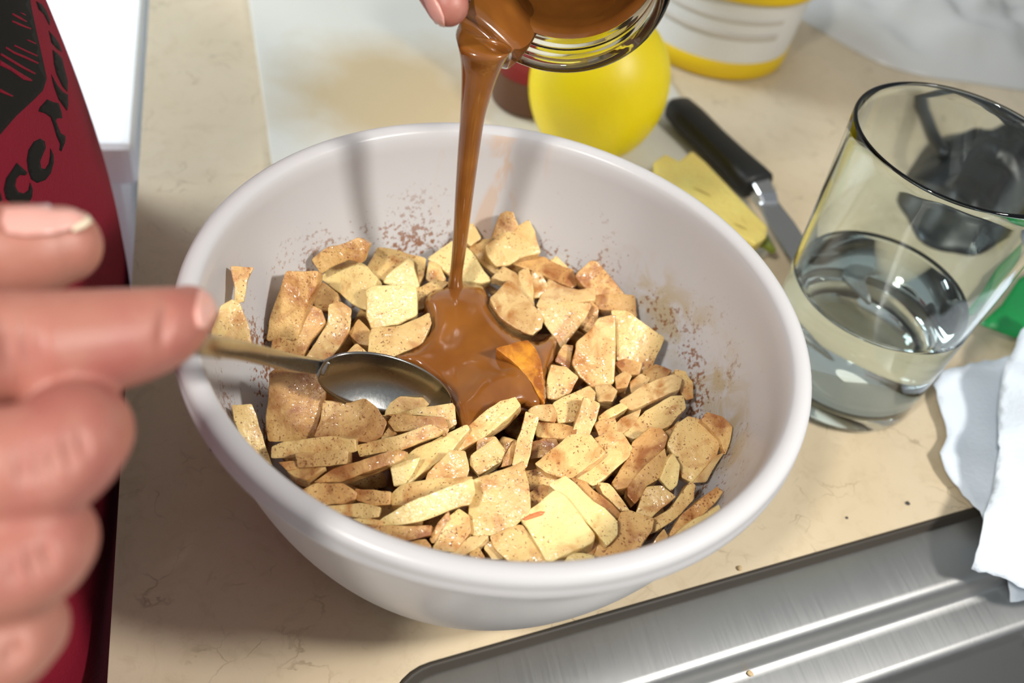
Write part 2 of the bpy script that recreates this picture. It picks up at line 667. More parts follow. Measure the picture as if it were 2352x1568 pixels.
def sink_loop(inset, z, n=8):
    """rounded rectangle in sink axes, shrunk by inset."""
    x0, x1, y0, y1 = SL + inset, SRT - inset, SDP + inset, -inset
    r = max(SRAD - inset * 0.4, 0.006)
    out = []
    for cx, cy, a0 in ((x1 - r, y1 - r, 0), (x0 + r, y1 - r, 90), (x0 + r, y0 + r, 180), (x1 - r, y0 + r, 270)):
        for k in range(n + 1):
            a = math.radians(a0 + 90 * k / n)
            p = SORG + E1 * (cx + r * math.cos(a)) + E2 * (cy + r * math.sin(a))
            out.append((p[0], p[1], z))
    return out


CX0, CX1, CY0, CY1 = -0.1325, 0.95, -0.62, 1.0
outer = [(CX0, CY0, 0), (CX1, CY0, 0), (CX1, CY1, 0), (CX0, CY1, 0)]
inner = sink_loop(0.0, 0.0)
bm = bmesh.new()
ov = [bm.verts.new(v) for v in outer]
iv = [bm.verts.new(v) for v in inner]
for L in (ov, iv):
    for i in range(len(L)):
        bm.edges.new((L[i], L[(i + 1) % len(L)]))
bmesh.ops.triangle_fill(bm, use_beauty=True, use_dissolve=False, edges=bm.edges[:])
for L, r in ((ov, 0.038), (iv, 0.038)):
    low = [bm.verts.new((v.co.x, v.co.y, -r)) for v in L]
    for i in range(len(L)):
        j = (i + 1) % len(L)
        bm.faces.new((L[i], L[j], low[j], low[i]))
bmesh.ops.recalc_face_normals(bm, faces=bm.faces)
if sum(f.normal.z for f in bm.faces if abs(f.normal.z) > 0.9) < 0:
    bmesh.ops.reverse_faces(bm, faces=bm.faces)
me = bpy.data.meshes.new('countertop')
bm.to_mesh(me)
bm.free()
me.materials.append(M['counter'])
ct = bpy.data.objects.new('countertop', me)
COL.objects.link(ct)
tag(ct, 'beige stone-patterned laminate kitchen worktop under the bowl', 'countertop')

cab = mesh_obj('base_cabinet', [(x, y, z) for z in (-0.9, -0.038) for x, y in ((CX0 + 0.02, 0.02), (CX1, 0.02), (CX1, CY1), (CX0 + 0.02, CY1))],
               [(0, 1, 2, 3), (4, 5, 6, 7), (0, 1, 5, 4), (1, 2, 6, 5), (2, 3, 7, 6), (3, 0, 4, 7)], M['white_enamel'], smooth=False)
fix_normals(cab)
tag(cab, 'white kitchen base cabinet carrying the worktop', 'cabinet')

sink = empty('sink', (SORG + E1 * 0.2 + E2 * -0.2))
strip = []
sl_prof = [(0.0002, -0.004), (0.0002, -0.0005), (0.0016, -0.0022), (0.0035, -0.0055)]


def loops_obj(name, prof, mat, parent, close=False):
    V, Fc = [], []
    n = len(sink_loop(0, 0))
    for ins, z in prof:
        V += sink_loop(ins, z)
    for i in range(len(prof) - 1):
        for k in range(n):
            k2 = (k + 1) % n
            Fc.append((i * n + k, i * n + k2, (i + 1) * n + k2, (i + 1) * n + k))
    if close:
        Fc.append(tuple((len(prof) - 1) * n + k for k in range(n)))
    loc = np.array(parent.location)
    o = mesh_obj(name, [np.array(v) - loc for v in V], Fc, mat, parent)
    fix_normals(o)
    return o


loops_obj('edge_strip', sl_prof, M['dark_strip'], sink)  # dark strip lining the cut-out edge
basin = loops_obj('basin', [(0.0028, -0.008), (0.0028, -0.0048), (0.004, -0.0042), (0.0255, -0.0042), (0.0275, -0.0046), (0.0292, -0.0062), (0.0305, -0.010),
                            (0.0318, -0.0135), (0.033, -0.0144), (0.036, -0.0146), (0.0475, -0.0146), (0.0495, -0.0152), (0.0512, -0.0175), (0.0525, -0.024),
                            (0.060, -0.16), (0.066, -0.172), (0.08, -0.178), (0.16, -0.181)], M['sink_steel'], sink, True)
md = basin.modifiers.new('edges', 'EDGE_SPLIT')
md.split_angle = math.radians(50)
# waste outlet in the basin floor
dv, df = lathe([(0.0, -0.1795), (0.03, -0.1795), (0.034, -0.178), (0.044, -0.178), (0.046, -0.1805)], 40)
dc = SORG + E1 * 0.262 + E2 * -0.2 - np.array(sink.location)
dr = mesh_obj('drain', [(v[0] + dc[0], v[1] + dc[1], v[2] + 0.0006) for v in dv], df, M['spoon_steel'], sink)
tag(sink, 'stainless steel sink with stepped brushed ledges let into the worktop', 'sink')

# white appliance beyond the worktop's front edge
ap = empty('white_appliance', (-0.42, 0.62, -0.9))
V, Fc = [], []
bmv = bmesh.new()
bmesh.ops.create_cube(bmv, size=1.0, matrix=Matrix.Translation((0, 0, 0.42)) @ Matrix.Diagonal((0.54, 0.62, 0.80, 1)))
bmesh.ops.bevel(bmv, geom=bmv.edges[:], offset=0.012, segments=3, profile=0.6, affect='EDGES')
me = bpy.data.meshes.new('body')
bmv.to_mesh(me)
bmv.free()
me.materials.append(M['white_enamel'])
o = bpy.data.objects.new('body', me)
COL.objects.link(o)
o.parent = ap
bmv = bmesh.new()
bmesh.ops.create_cube(bmv, size=1.0, matrix=Matrix.Translation((0, 0, 0.838)) @ Matrix.Diagonal((0.555, 0.64, 0.032, 1)))
bmesh.ops.bevel(bmv, geom=bmv.edges[:], offset=0.008, segments=3, profile=0.6, affect='EDGES')
me = bpy.data.meshes.new('top_panel')
bmv.to_mesh(me)
bmv.free()
me.materials.append(M['white_enamel'])
o = bpy.data.objects.new('top_panel', me)
COL.objects.link(o)
o.parent = ap
tag(ap, 'white enamelled appliance standing beyond the worktop edge beside the person', 'appliance')

# ------------------------------------------------------------------ mixing bowl
BH, BR, BB = 0.105, 0.0988, 0.060


def r_out(z):
    t = max(0.0, min(1.0, z / BH))
    return BB + (BR - BB) * (1 - (1 - t) ** 2)


def r_in(z):
    return r_out(z) - 0.0018


prof = [(0.0, 0.0022), (0.03, 0.0022)]
prof += [(r_in(max(z, 0.0)) - (0.003 * (1 - min(1, z / 0.012)) ** 2), z) for z in (0.0024, 0.004, 0.007, 0.011)]
prof += [(r_in(z), z) for z in np.linspace(0.015, 0.0995, 30)]
prof += [(0.0974, 0.1015), (0.0978, 0.1034), (0.0990, 0.1046), (0.1012, 0.1052), (0.1030, 0.1049), (0.1043, 0.1040), (0.1049, 0.1025), (0.1047, 0.1008),
         (0.1049, 0.0998), (0.1053, 0.0985), (0.1052, 0.0968), (0.1044, 0.0957), (0.1030, 0.0953), (0.1008, 0.0952), (0.0990, 0.0950), (0.0984, 0.0944)]
prof += [(r_out(z), z) for z in np.linspace(0.0935, 0.003, 30)]
prof += [(0.0592, 0.0008), (0.0575, 0.0), (0.054, 0.0), (0.052, 0.0008), (0.0, 0.0008)]
V, Fc = lathe(prof, 160)
bowl = mesh_obj('mixing_bowl', V, Fc, M['bowl'])
bmx = bmesh.new()
bmx.from_mesh(bowl.data)
bmesh.ops.remove_doubles(bmx, verts=bmx.verts, dist=1e-6)
bmesh.ops.recalc_face_normals(bmx, faces=bmx.faces)
bmx.to_mesh(bowl.data)
bmx.free()
tag(bowl, 'translucent white plastic mixing bowl full of diced apple', 'bowl')

# ------------------------------------------------------------------ apple pieces
CROPS = {'A': (480, 480, 3.016), 'B': (1080, 480, 3.016), 'C': (480, 860, 3.136), 'D': (1080, 860, 3.136), 'F': (0, 0, 1.0)}
# crop, shape word, coating, outline, (nx, ny) of the seen face in camera axes, thickness mm, lift mm
PIECES = [
    # against the wall beside the hand and along the back
    ('A', 'wedge', 'dusted', [(155, 400), (315, 405), (268, 500), (240, 640), (170, 650), (182, 540)], (0.25, 0.0), 4, 0),
    ('A', 'wedge', 'dusted', [(20, 840), (80, 680), (160, 640), (225, 660), (270, 820), (300, 965), (20, 930)], (0.25, 0.1), 5, 2),
    ('A', 'block', 'browned', [(540, 425), (745, 440), (735, 520), (680, 680), (640, 760), (600, 905), (405, 905), (440, 720)], (-0.15, -0.1), 8, 4),
    ('A', 'wedge', 'browned', [(670, 660), (770, 690), (800, 790), (720, 900), (640, 1035), (420, 1010), (450, 900), (610, 860)], (0.1, 0.1), 7, -2),
    ('A', 'wedge', 'dusted', [(840, 660), (920, 650), (990, 700), (965, 850), (880, 980), (820, 1050), (650, 1050), (740, 930), (820, 790)], (0.1, 0.2), 6, -3),
    ('A', 'block', 'browned', [(715, 350), (830, 270), (1040, 205), (1110, 245), (1060, 370), (960, 345), (850, 400), (780, 445)], (-0.1, -0.2), 6, 0),
    ('A', 'block', 'pale', [(775, 480), (850, 400), (980, 340), (1080, 390), (1155, 480), (1090, 690), (1050, 680), (850, 545)], (-0.2, 0.3), 8, 1),
    ('A', 'block', 'browned', [(720, 510), (800, 510), (900, 590), (900, 690), (760, 700), (700, 590)], (0.0, 0.3), 6, -6),
    ('A', 'slab', 'dusted', [(1095, 400), (1170, 265), (1330, 290), (1505, 340), (1485, 460), (1440, 530), (1260, 510), (1150, 475)], (0.0, 0.35), 8, -1),
    ('A', 'wedge', 'pale', [(1240, 440), (1380, 340), (1412, 360), (1455, 530), (1420, 560), (1205, 510)], (0.0, 0.15), 5, 3),
    ('A', 'block', 'pale', [(1085, 560), (1140, 520), (1435, 540), (1437, 730), (1310, 800), (1130, 825), (1088, 740)], (0.0, 0.12), 9, 4),
    ('A', 'slab', 'dusted', [(1105, 890), (1130, 825), (1310, 810), (1520, 715), (1532, 800), (1470, 930), (1220, 1045), (1115, 1030)], (0.08, 0.35), 7, 3),
    ('A', 'block', 'dusted', [(1440, 550), (1560, 490), (1650, 510), (1580, 580), (1510, 670), (1440, 690)], (0.0, 0.3), 7, -2),
    ('A', 'wedge', 'dusted', [(1500, 480), (1520, 360), (1590, 390), (1645, 490), (1560, 540)], (0.1, 0.3), 6, -1),
    ('A', 'slab', 'pale', [(1515, 345), (1690, 210), (1800, 280), (1955, 485), (1880, 515), (1720, 490), (1590, 390)], (0.05, 0.3), 7, 1),
    ('A', 'wedge', 'dusted', [(1765, 130), (1830, 105), (1885, 200), (1810, 250), (1765, 210)], (0.2, 0.2), 5, -3),
    ('A', 'stick', 'browned', [(1960, 200), (2010, 40), (2060, 10), (2105, 20), (2140, 130), (2060, 200)], (0.1, 0.0), 6, -2),
    ('A', 'wedge', 'dusted', [(890, 1045), (1020, 930), (1105, 1000), (1115, 1050)], (0.0, 0.2), 6, 0),
    ('A', 'block', 'browned', [(970, 860), (1050, 760), (1115, 830), (1125, 940), (1040, 930)], (0.0, 0.4), 7, -5),
    ('B', 'slab', 'dusted', [(105, 260), (190, 190), (400, 80), (440, 150), (490, 310), (340, 330), (270, 375), (180, 385), (120, 320)], (0.1, 0.25), 7, 2),
    ('B', 'slab', 'dusted', [(0, 270), (60, 220), (150, 195), (130, 300), (210, 390), (170, 445), (60, 350)], (-0.05, 0.3), 6, -1),
    ('B', 'stick', 'browned', [(230, 375), (370, 320), (520, 340), (705, 420), (742, 520), (700, 545), (540, 470), (420, 415)], (0.15, 0.45), 7, 1),
    ('B', 'sliver', 'pale', [(550, 355), (600, 315), (690, 415), (640, 425)], (0.2, 0.3), 4, -2),
    ('B', 'slab', 'browned', [(735, 455), (840, 360), (890, 372), (980, 480), (1065, 590), (880, 605), (770, 520)], (0.1, 0.2), 6, 0),
    ('B', 'sliver', 'syrupy', [(150, 480), (230, 400), (330, 450), (430, 600), (440, 660), (380, 620), (270, 500)], (0.2, 0.5), 4, 0),
    ('B', 'sliver', 'syrupy', [(330, 440), (400, 405), (432, 480), (442, 650), (400, 620), (340, 520)], (-0.2, 0.3), 4, 1),
    ('B', 'disc', 'syrupy', [(430, 425), (500, 445), (537, 530), (500, 605), (440, 615)], (0.2, 0.2), 5, 0),
    ('B', 'slab', 'syrupy', [(465, 660), (540, 480), (660, 540), (740, 565), (855, 550), (858, 625), (700, 655), (480, 675)], (0.0, 0.7), 6, 0),
    ('B', 'wedge', 'dusted', [(468, 690), (640, 655), (835, 660), (790, 760), (730, 850), (632, 955), (590, 880), (500, 760)], (0.0, 0.12), 7, 2),
    ('B', 'slab', 'browned', [(855, 600), (1000, 590), (1130, 598), (1148, 745), (1060, 725), (990, 695), (880, 690)], (0.1, 0.35), 7, -2),
    ('B', 'block', 'browned', [(830, 630), (885, 690), (875, 770), (830, 860), (750, 810), (800, 720)], (0.1, 0.2), 6, -1),
    ('B', 'block', 'syrupy', [(135, 610), (270, 490), (325, 530), (505, 755), (490, 810), (430, 862), (360, 845), (200, 745)], (0.15, 0.42), 9, 5),
    ('B', 'slab', 'syrupy', [(705, 1060), (740, 920), (830, 850), (890, 760), (992, 738), (1002, 950), (992, 1205), (850, 1225), (760, 1145)], (0.0, 0.28), 6, 4),
    ('B', 'slab', 'dusted', [(985, 715), (1080, 708), (1200, 790), (1338, 890), (1312, 970), (1250, 1100), (1200, 1165), (1020, 1045), (1010, 850)], (0.15, 0.2), 6, 2),
    ('B', 'block', 'browned', [(585, 1045), (650, 940), (722, 950), (692, 1115)], (0.0, 0.2), 6, -3),
    ('B', 'block', 'dusted', [(535, 1180), (560, 1075), (660, 1090), (742, 1160), (692, 1275), (600, 1315), (528, 1305)], (0.1, 0.3), 8, 1),
    ('B', 'slab', 'browned', [(1000, 1060), (1060, 1030), (1185, 1060), (1165, 1140), (1060, 1140)], (0.0, 0.4), 6, -2),
    ('B', 'block', 'syrupy', [(1005, 1165), (1070, 1125), (1115, 1160), (1085, 1230), (1015, 1240)], (0.0, 0.5), 6, -2),
    ('B', 'block', 'syrupy', [(1110, 1190), (1180, 1140), (1250, 1170), (1200, 1250), (1120, 1270)], (0.0, 0.5), 6, -4),
    ('B', 'block', 'browned', [(1215, 1135), (1290, 1078), (1395, 1120), (1350, 1170), (1240, 1200)], (0.0, 0.4), 7, -2),
    ('B', 'wedge', 'syrupy', [(860, 1230), (960, 1210), (1020, 1260), (990, 1340), (880, 1330)], (0.0, 0.5), 6, -4),
    ('B', 'block', 'caramel_coated', [(185, 975), (300, 935), (400, 920), (450, 975), (495, 1085), (505, 1200), (500, 1340), (430, 1200), (300, 1060)], (0.15, 0.45), 9, 10),
    # towards the glass
    ('D', 'stick', 'syrupy', [(1085, 180), (1250, 70), (1460, -5), (1512, 25), (1502, 115), (1280, 195), (1170, 242), (1105, 225)], (0.0, 0.55), 9, 4),
    ('D', 'block', 'dusted', [(1480, -40), (1560, -20), (1605, 60), (1608, 170), (1560, 185), (1510, 110)], (0.2, 0.2), 7, 0),
    ('D', 'stick', 'dusted', [(920, 310), (1000, 245), (1090, 195), (1135, 235), (1040, 305), (935, 355)], (0.0, 0.5), 7, 2),
    ('D', 'stick', 'dusted', [(1105, 425), (1190, 330), (1260, 258), (1450, 168), (1528, 163), (1547, 250), (1430, 362), (1190, 455)], (0.0, 0.45), 9, 4),
    ('D', 'stick', 'syrupy', [(1040, 355), (1090, 308), (1235, 248), (1185, 340), (1100, 415), (1055, 395)], (0.0, 0.5), 8, 2),
    ('D', 'block', 'browned', [(905, 345), (950, 310), (1045, 308), (1065, 405), (1040, 450), (935, 450)], (0.0, 0.3), 8, 0),
    ('D', 'slab', 'dusted', [(595, 205), (860, 72), (905, 130), (885, 210), (760, 330), (635, 345)], (0.1, 0.4), 7, 1),
    ('D', 'stick', 'dusted', [(832, 162), (942, 218), (862, 445), (735, 440), (780, 300)], (0.15, 0.15), 6, 4),
    ('D', 'stick', 'dusted', [(395, 278), (492, 308), (462, 480), (402, 665), (295, 655), (330, 520), (370, 400)], (0.1, 0.25), 6, 6),
    ('F', 'stick', 'dusted', [(1178, 912), (1192, 930), (1165, 962), (1062, 1033), (1038, 1042), (1036, 1018), (1095, 960), (1150, 920)], (-0.1, 0.35), 9, 6),
    ('D', 'block', 'syrupy', [(415, 255), (480, 213), (582, 208), (612, 262), (617, 335), (520, 330), (435, 295)], (0.0, 0.5), 7, 1),
    ('D', 'stick', 'browned', [(470, 335), (640, 338), (772, 370), (762, 412), (640, 455), (480, 445)], (0.0, 0.55), 7, -1),
    ('D', 'block', 'browned', [(440, 480), (560, 438), (612, 450), (640, 500), (540, 590), (430, 600)], (0.0, 0.3), 7, -4),
    ('D', 'block', 'dusted', [(10, 580), (170, 468), (242, 540), (212, 622), (70, 725), (5, 650)], (0.0, 0.35), 9, 3),
    ('D', 'sliver', 'browned', [(240, 600), (320, 470), (330, 540), (300, 650), (225, 670)], (0.2, 0.2), 5, 0),
    ('D', 'slab', 'dusted', [(472, 642), (540, 580), (700, 438), (860, 438), (962, 560), (900, 622), (720, 742), (540, 702)], (0.03, 0.55), 5, 6),
    ('D', 'slab', 'dusted', [(890, 470), (1000, 408), (1090, 418), (1168, 530), (1142, 592), (900, 805), (750, 735), (950, 580)], (0.08, 0.5), 6, 3),
    ('D', 'block', 'browned', [(395, 690), (500, 668), (640, 750), (580, 810), (405, 840)], (0.0, 0.4), 7, -2),
    ('D', 'stick', 'browned', [(1180, 480), (1280, 388), (1370, 398), (1415, 450), (1400, 525), (1150, 795), (1050, 815), (1028, 772), (1140, 595)], (0.05, 0.5), 8, 3),
    ('D', 'slab', 'browned', [(1145, 795), (1390, 540), (1412, 622), (1362, 765), (1280, 800), (1190, 940), (1135, 865)], (0.1, 0.4), 7, 1),
    ('D', 'sliver', 'pale', [(1362, 755), (1470, 552), (1518, 650), (1492, 795), (1460, 840)], (0.25, 0.05), 4, 4),
    ('D', 'block', 'dusted', [(1500, 360), (1570, 303), (1640, 320), (1812, 460), (1772, 592), (1600, 768), (1520, 722), (1508, 620), (1430, 500)], (0.1, 0.32), 8, 4),
    ('D', 'slab', 'browned', [(1655, 335), (1710, 278), (1820, 308), (1888, 380), (1872, 480), (1832, 570), (1805, 470), (1720, 390)], (0.1, 0.2), 5, 0),
    ('D', 'stick', 'syrupy', [(1835, 555), (1705, 765), (1640, 770), (1605, 775), (1760, 600)], (0.25, 0.2), 6, 0),
    ('D', 'block', 'browned', [(1370, 425), (1500, 335), (1500, 400), (1430, 490)], (0.0, 0.4), 7, -3),
    ('D', 'wedge', 'dusted', [(1195, 1005), (1268, 818), (1380, 800), (1475, 880), (1390, 965), (1300, 1040)], (0.0, 0.3), 7, 4),
    ('D', 'stick', 'dusted', [(1300, 1040), (1450, 950), (1590, 773), (1622, 808), (1600, 905), (1500, 1005), (1330, 1145), (1285, 1115)], (0.15, 0.3), 6, 3),
    ('D', 'stick', 'browned', [(1445, 1145), (1530, 1010), (1650, 900), (1770, 812), (1818, 850), (1750, 935), (1620, 1035), (1480, 1155)], (0.15, 0.35), 6, 2),
    ('D', 'sliver', 'pale', [(1475, 1160), (1620, 1040), (1795, 928), (1808, 960), (1690, 1045), (1540, 1150)], (0.2, 0.35), 6, 2),
    ('D', 'sliver', 'syrupy', [(1310, 1225), (1400, 1108), (1432, 1170), (1400, 1225)], (0.1, 0.3), 5, 2),
    ('D', 'slab', 'browned', [(885, 1320), (900, 1200), (1040, 1130), (1090, 990), (1150, 978), (1322, 1050), (1302, 1135), (1210, 1255), (1090, 1320)], (0.0, 0.55), 6, 2),
    ('D', 'stick', 'pale', [(575, 790), (690, 738), (740, 775), (1042, 1050), (1052, 1145), (980, 1215), (920, 1155), (680, 892)], (0.1, 0.5), 9, 8),
    ('D', 'block', 'pale', [(365, 1032), (620, 848), (700, 900), (895, 1155), (882, 1205), (600, 1345), (550, 1335), (470, 1200)], (0.0, 0.5), 11, 9),
    ('D', 'slab', 'browned', [(715, 748), (830, 768), (950, 880), (1085, 995), (1030, 1045), (760, 795)], (0.1, 0.5), 6, 2),
    ('D', 'sliver', 'dusted', [(915, 785), (1000, 798), (1080, 880), (1145, 970), (1080, 965), (960, 870)], (0.1, 0.4), 5, 2),
    ('D', 'block', 'browned', [(410, 860), (510, 798), (610, 830), (570, 890), (425, 970)], (0.0, 0.4), 7, 1),
    ('D', 'slab', 'dusted', [(5, 775), (180, 710), (382, 628), (412, 800), (422, 960), (250, 1155), (60, 1155), (-5, 1130), (0, 930)], (-0.05, 0.35), 5, 9),
    ('D', 'slab', 'dusted', [(145, 1160), (360, 1078), (470, 1230), (545, 1360), (310, 1360), (180, 1230)], (0.0, 0.5), 7, 4),
    ('D', 'sliver', 'pale', [(680, 1350), (720, 1285), (882, 1298), (882, 1345), (760, 1370)], (0.0, 0.5), 5, 4),
    ('D', 'block', 'syrupy', [(770, 1240), (870, 1188), (905, 1230), (890, 1310), (790, 1310)], (0.0, 0.4), 7, 0),
    # around the spoon
    ('C', 'slab', 'browned', [(442, -20), (800, -20), (832, 80), (822, 200), (772, 455), (600, 485), (428, 472), (418, 290)], (0.1, 0.05), 5, 2),
    ('C', 'slab', 'browned', [(828, 198), (1010, 212), (1120, 178), (1202, 240), (1265, 350), (1232, 435), (1160, 485), (900, 455), (765, 435), (808, 330)], (0.0, 0.2), 6, 4),
    ('C', 'stick', 'dusted', [(465, 515), (560, 478), (900, 448), (1047, 458), (1047, 552), (830, 572), (660, 602), (468, 602)], (0.0, 0.1), 12, 6),
    ('C', 'stick', 'browned', [(632, 560), (990, 548), (994, 642), (870, 655), (648, 668)], (0.0, 0.1), 11, 8),
    ('C', 'stick', 'dusted', [(1082, 520), (1260, 470), (1600, 363), (1682, 400), (1630, 442), (1390, 532), (1240, 562), (1098, 595)], (-0.05, 0.15), 11, 7),
    ('C', 'stick', 'browned', [(770, 770), (900, 690), (1110, 620), (1330, 538), (1397, 560), (1382, 612), (1130, 705), (960, 778)], (-0.1, 0.2), 11, 9),
    ('C', 'wedge', 'dusted', [(1235, 252), (1370, 168), (1530, 163), (1578, 210), (1500, 262), (1290, 305)], (0.0, 0.2), 6, 4),
    ('C', 'stick', 'dusted', [(1285, 295), (1500, 250), (1740, 198), (1762, 230), (1768, 362), (1700, 395), (1690, 315), (1500, 295), (1330, 305)], (0.0, 0.25), 7, 6),
    ('C', 'stick', 'browned', [(1285, 345), (1330, 298), (1690, 308), (1712, 390), (1690, 435), (1600, 405), (1340, 415)], (0.0, 0.2), 8, 7),
    ('C', 'slab', 'pale', [(1395, 610), (1500, 520), (1850, 368), (1872, 400), (1790, 485), (1740, 565), (1600, 665), (1440, 785), (1395, 785)], (0.05, 0.5), 6, 2),
    ('C', 'wedge', 'pale', [(1315, 645), (1525, 598), (1500, 652), (1410, 785), (1335, 810)], (0.1, 0.2), 7, 3),
    ('C', 'block', 'syrupy', [(1630, 645), (1740, 558), (1850, 555), (1868, 680), (1845, 750), (1560, 770), (1580, 700)], (0.0, 0.35), 8, 5),
    ('C', 'stick', 'dusted', [(165, 235), (298, 222), (332, 300), (422, 560), (445, 650), (370, 585), (240, 455), (188, 340)], (0.3, 0.1), 5, 0),
    ('C', 'slab', 'browned', [(665, 825), (760, 778), (960, 783), (1052, 840), (1042, 892), (960, 925), (830, 935), (740, 885)], (0.0, 0.3), 9, 6),
    ('C', 'stick', 'browned', [(1055, 828), (1200, 838), (1312, 848), (1302, 945), (1150, 938), (1055, 905)], (0.0, 0.2), 9, 6),
    ('C', 'stick', 'dusted', [(850, 942), (1080, 928), (1232, 948), (1212, 1015), (1130, 1028), (915, 998)], (0.0, 0.3), 9, 7),
    ('C', 'slab', 'pale', [(1222, 1072), (1280, 1008), (1400, 938), (1640, 840), (1882, 748), (1908, 840), (1872, 925), (1650, 1005), (1400, 1078), (1258, 1090)], (-0.05, 0.2), 11, 11),
    ('C', 'slab', 'dusted', [(1315, 865), (1400, 788), (1700, 738), (1882, 742), (1845, 800), (1600, 870), (1400, 945), (1318, 938)], (0.0, 0.6), 6, 6),
    ('C', 'sliver', 'browned', [(1592, 1190), (1640, 1080), (1722, 988), (1735, 1040), (1645, 1205), (1608, 1218)], (-0.2, 0.3), 5, 5),
    ('C', 'slab', 'dusted', [(1615, 1250), (1740, 1020), (1800, 968), (1872, 1020), (1885, 1125), (1762, 1270)], (0.0, 0.4), 6, 6),
    ('C', 'sliver', 'syrupy', [(1740, 1280), (1880, 1158), (2015, 1168), (1905, 1265), (1830, 1300)], (0.0, 0.5), 6, 4),
    ('C', 'stick', 'browned', [(1120, 1082), (1260, 1088), (1592, 1078), (1592, 1155), (1440, 1195), (1350, 1188), (1240, 1130)], (0.0, 0.3), 9, 6),
    ('C', 'sliver', 'browned', [(1455, 1205), (1560, 1185), (1598, 1235), (1560, 1260)], (0.0, 0.4), 6, 5),
    ('C', 'stick', 'browned', [(500, 625), (630, 618), (650, 670), (560, 700)], (0.0, 0.3), 8, 4),
    ('C', 'slab', 'browned', [(560, 690), (760, 655), (840, 680), (700, 760), (620, 735)], (0.0, 0.5), 7, 3),
    ('C', 'wedge', 'dusted', [(1235, 445), (1300, 378), (1355, 430), (1265, 480)], (0.0, 0.4), 6, 2),
    ('C', 'sliver', 'browned', [(1870, 1300), (1950, 1245), (1990, 1325), (1900, 1340)], (0.0, 0.5), 6, 3),
    ('C', 'block', 'syrupy', [(1990, 1205), (2060, 1215), (2120, 1320), (2040, 1335), (1980, 1265)], (0.0, 0.4), 7, 0),
    ('C', 'stick', 'dusted', [(1040, 1040), (1140, 1030), (1250, 1050), (1230, 1085), (1120, 1080)], (0.0, 0.3), 7, 5),
    ('C', 'block', 'browned', [(1940, 470), (2060, 440), (2130, 560), (2050, 640), (1930, 590)], (0.0, 0.3), 7, 0),
]
MOUND = 0.0575


def wall_t(d):
    t = 0.15
    last = None
    while t < 0.7:
        p = CAM + d * t
        if p[2] < 0:
            break
        if p[2] < BH and math.hypot(p[0], p[1]) < r_in(p[2]):
            last = t
        t += 0.001
    return last


def piece_geometry(poly_px, ncam, thick, lift):
    cx = sum(p[0] for p in poly_px) / len(poly_px)
    cy = sum(p[1] for p in poly_px) / len(poly_px)
    d = ray(cx, cy)
    t = (MOUND - CAM[2]) / d[2] - lift / 1000.0
    tw = wall_t(d)
    if tw:
        t = min(t, tw - 0.002)
    nz = math.sqrt(max(0.05, 1 - ncam[0] ** 2 - ncam[1] ** 2))
    n = ncam[0] * AX_R + ncam[1] * AX_U - nz * AX_F
    n /= np.linalg.norm(n)
    th = thick / 1000.0
    for _ in range(40):
        c = CAM + d * t
        front = []
        for x, y in poly_px:
            dd = ray(x, y)
            front.append(CAM + dd * (((c - CAM) @ n) / (dd @ n)))
        back = [c + (f - c) * 0.94 - n * th for f in front]
        bad = 0.0
        for q in front + back:
            lim = r_in(min(max(q[2], 0.004), BH)) - 0.0008
            bad = max(bad, math.hypot(q[0], q[1]) - lim)
        if bad <= 0:
            break
        t -= 0.0015
    return c, n, front, back, bad


def build_piece(front, back, c, n, mat, rng):
    bm = bmesh.new()
    fv = [bm.verts.new(Vector(p - c)) for p in front]
    bv = [bm.verts.new(Vector(p - c)) for p in back]
    k = len(fv)
    bm.faces.new(fv)
    bm.faces.new(bv[::-1])
    for i in range(k):
        j = (i + 1) % k
        bm.faces.new((fv[j], fv[i], bv[i], bv[j]))
    bmesh.ops.recalc_face_normals(bm, faces=bm.faces)
    sharp = [e for e in bm.edges if len(e.link_faces) == 2 and e.calc_face_angle(0) > 0.5]
    bmesh.ops.bevel(bm, geom=sharp, offset=0.0013, segments=3, profile=0.5, affect='EDGES', clamp_overlap=True)
    big = [f for f in bm.faces if len(f.verts) > 4]
    if big:
        bmesh.ops.poke(bm, faces=big)
    bmesh.ops.triangulate(bm, faces=bm.faces)
    for _ in range(2):
        bmesh.ops.subdivide_edges(bm, edges=[e for e in bm.edges if e.calc_length() > 0.0022], cuts=1)
        bmesh.ops.triangulate(bm, faces=[f for f in bm.faces if len(f.verts) > 3])
    off = Vector((rng.random() * 9, rng.random() * 9, rng.random() * 9))
    for v in bm.verts:
        v.co += noise.noise_vector(v.co * 95 + off) * 0.00085 + noise.noise_vector(v.co * 300 + off) * 0.00028
    me = bpy.data.meshes.new('apple_piece')
    bm.to_mesh(me)
    bm.free()
    me.polygons.foreach_set('use_smooth', [True] * len(me.polygons))
    me.materials.append(M[mat])
    o = bpy.data.objects.new('apple_piece', me)
    o.location = tuple(c)
    COL.objects.link(o)
    return o


LOOK = {'dusted': 'cinnamon-dusted', 'browned': 'cinnamon-browned', 'pale': 'pale', 'syrupy': 'glossy', 'caramel_coated': 'caramel-coated'}


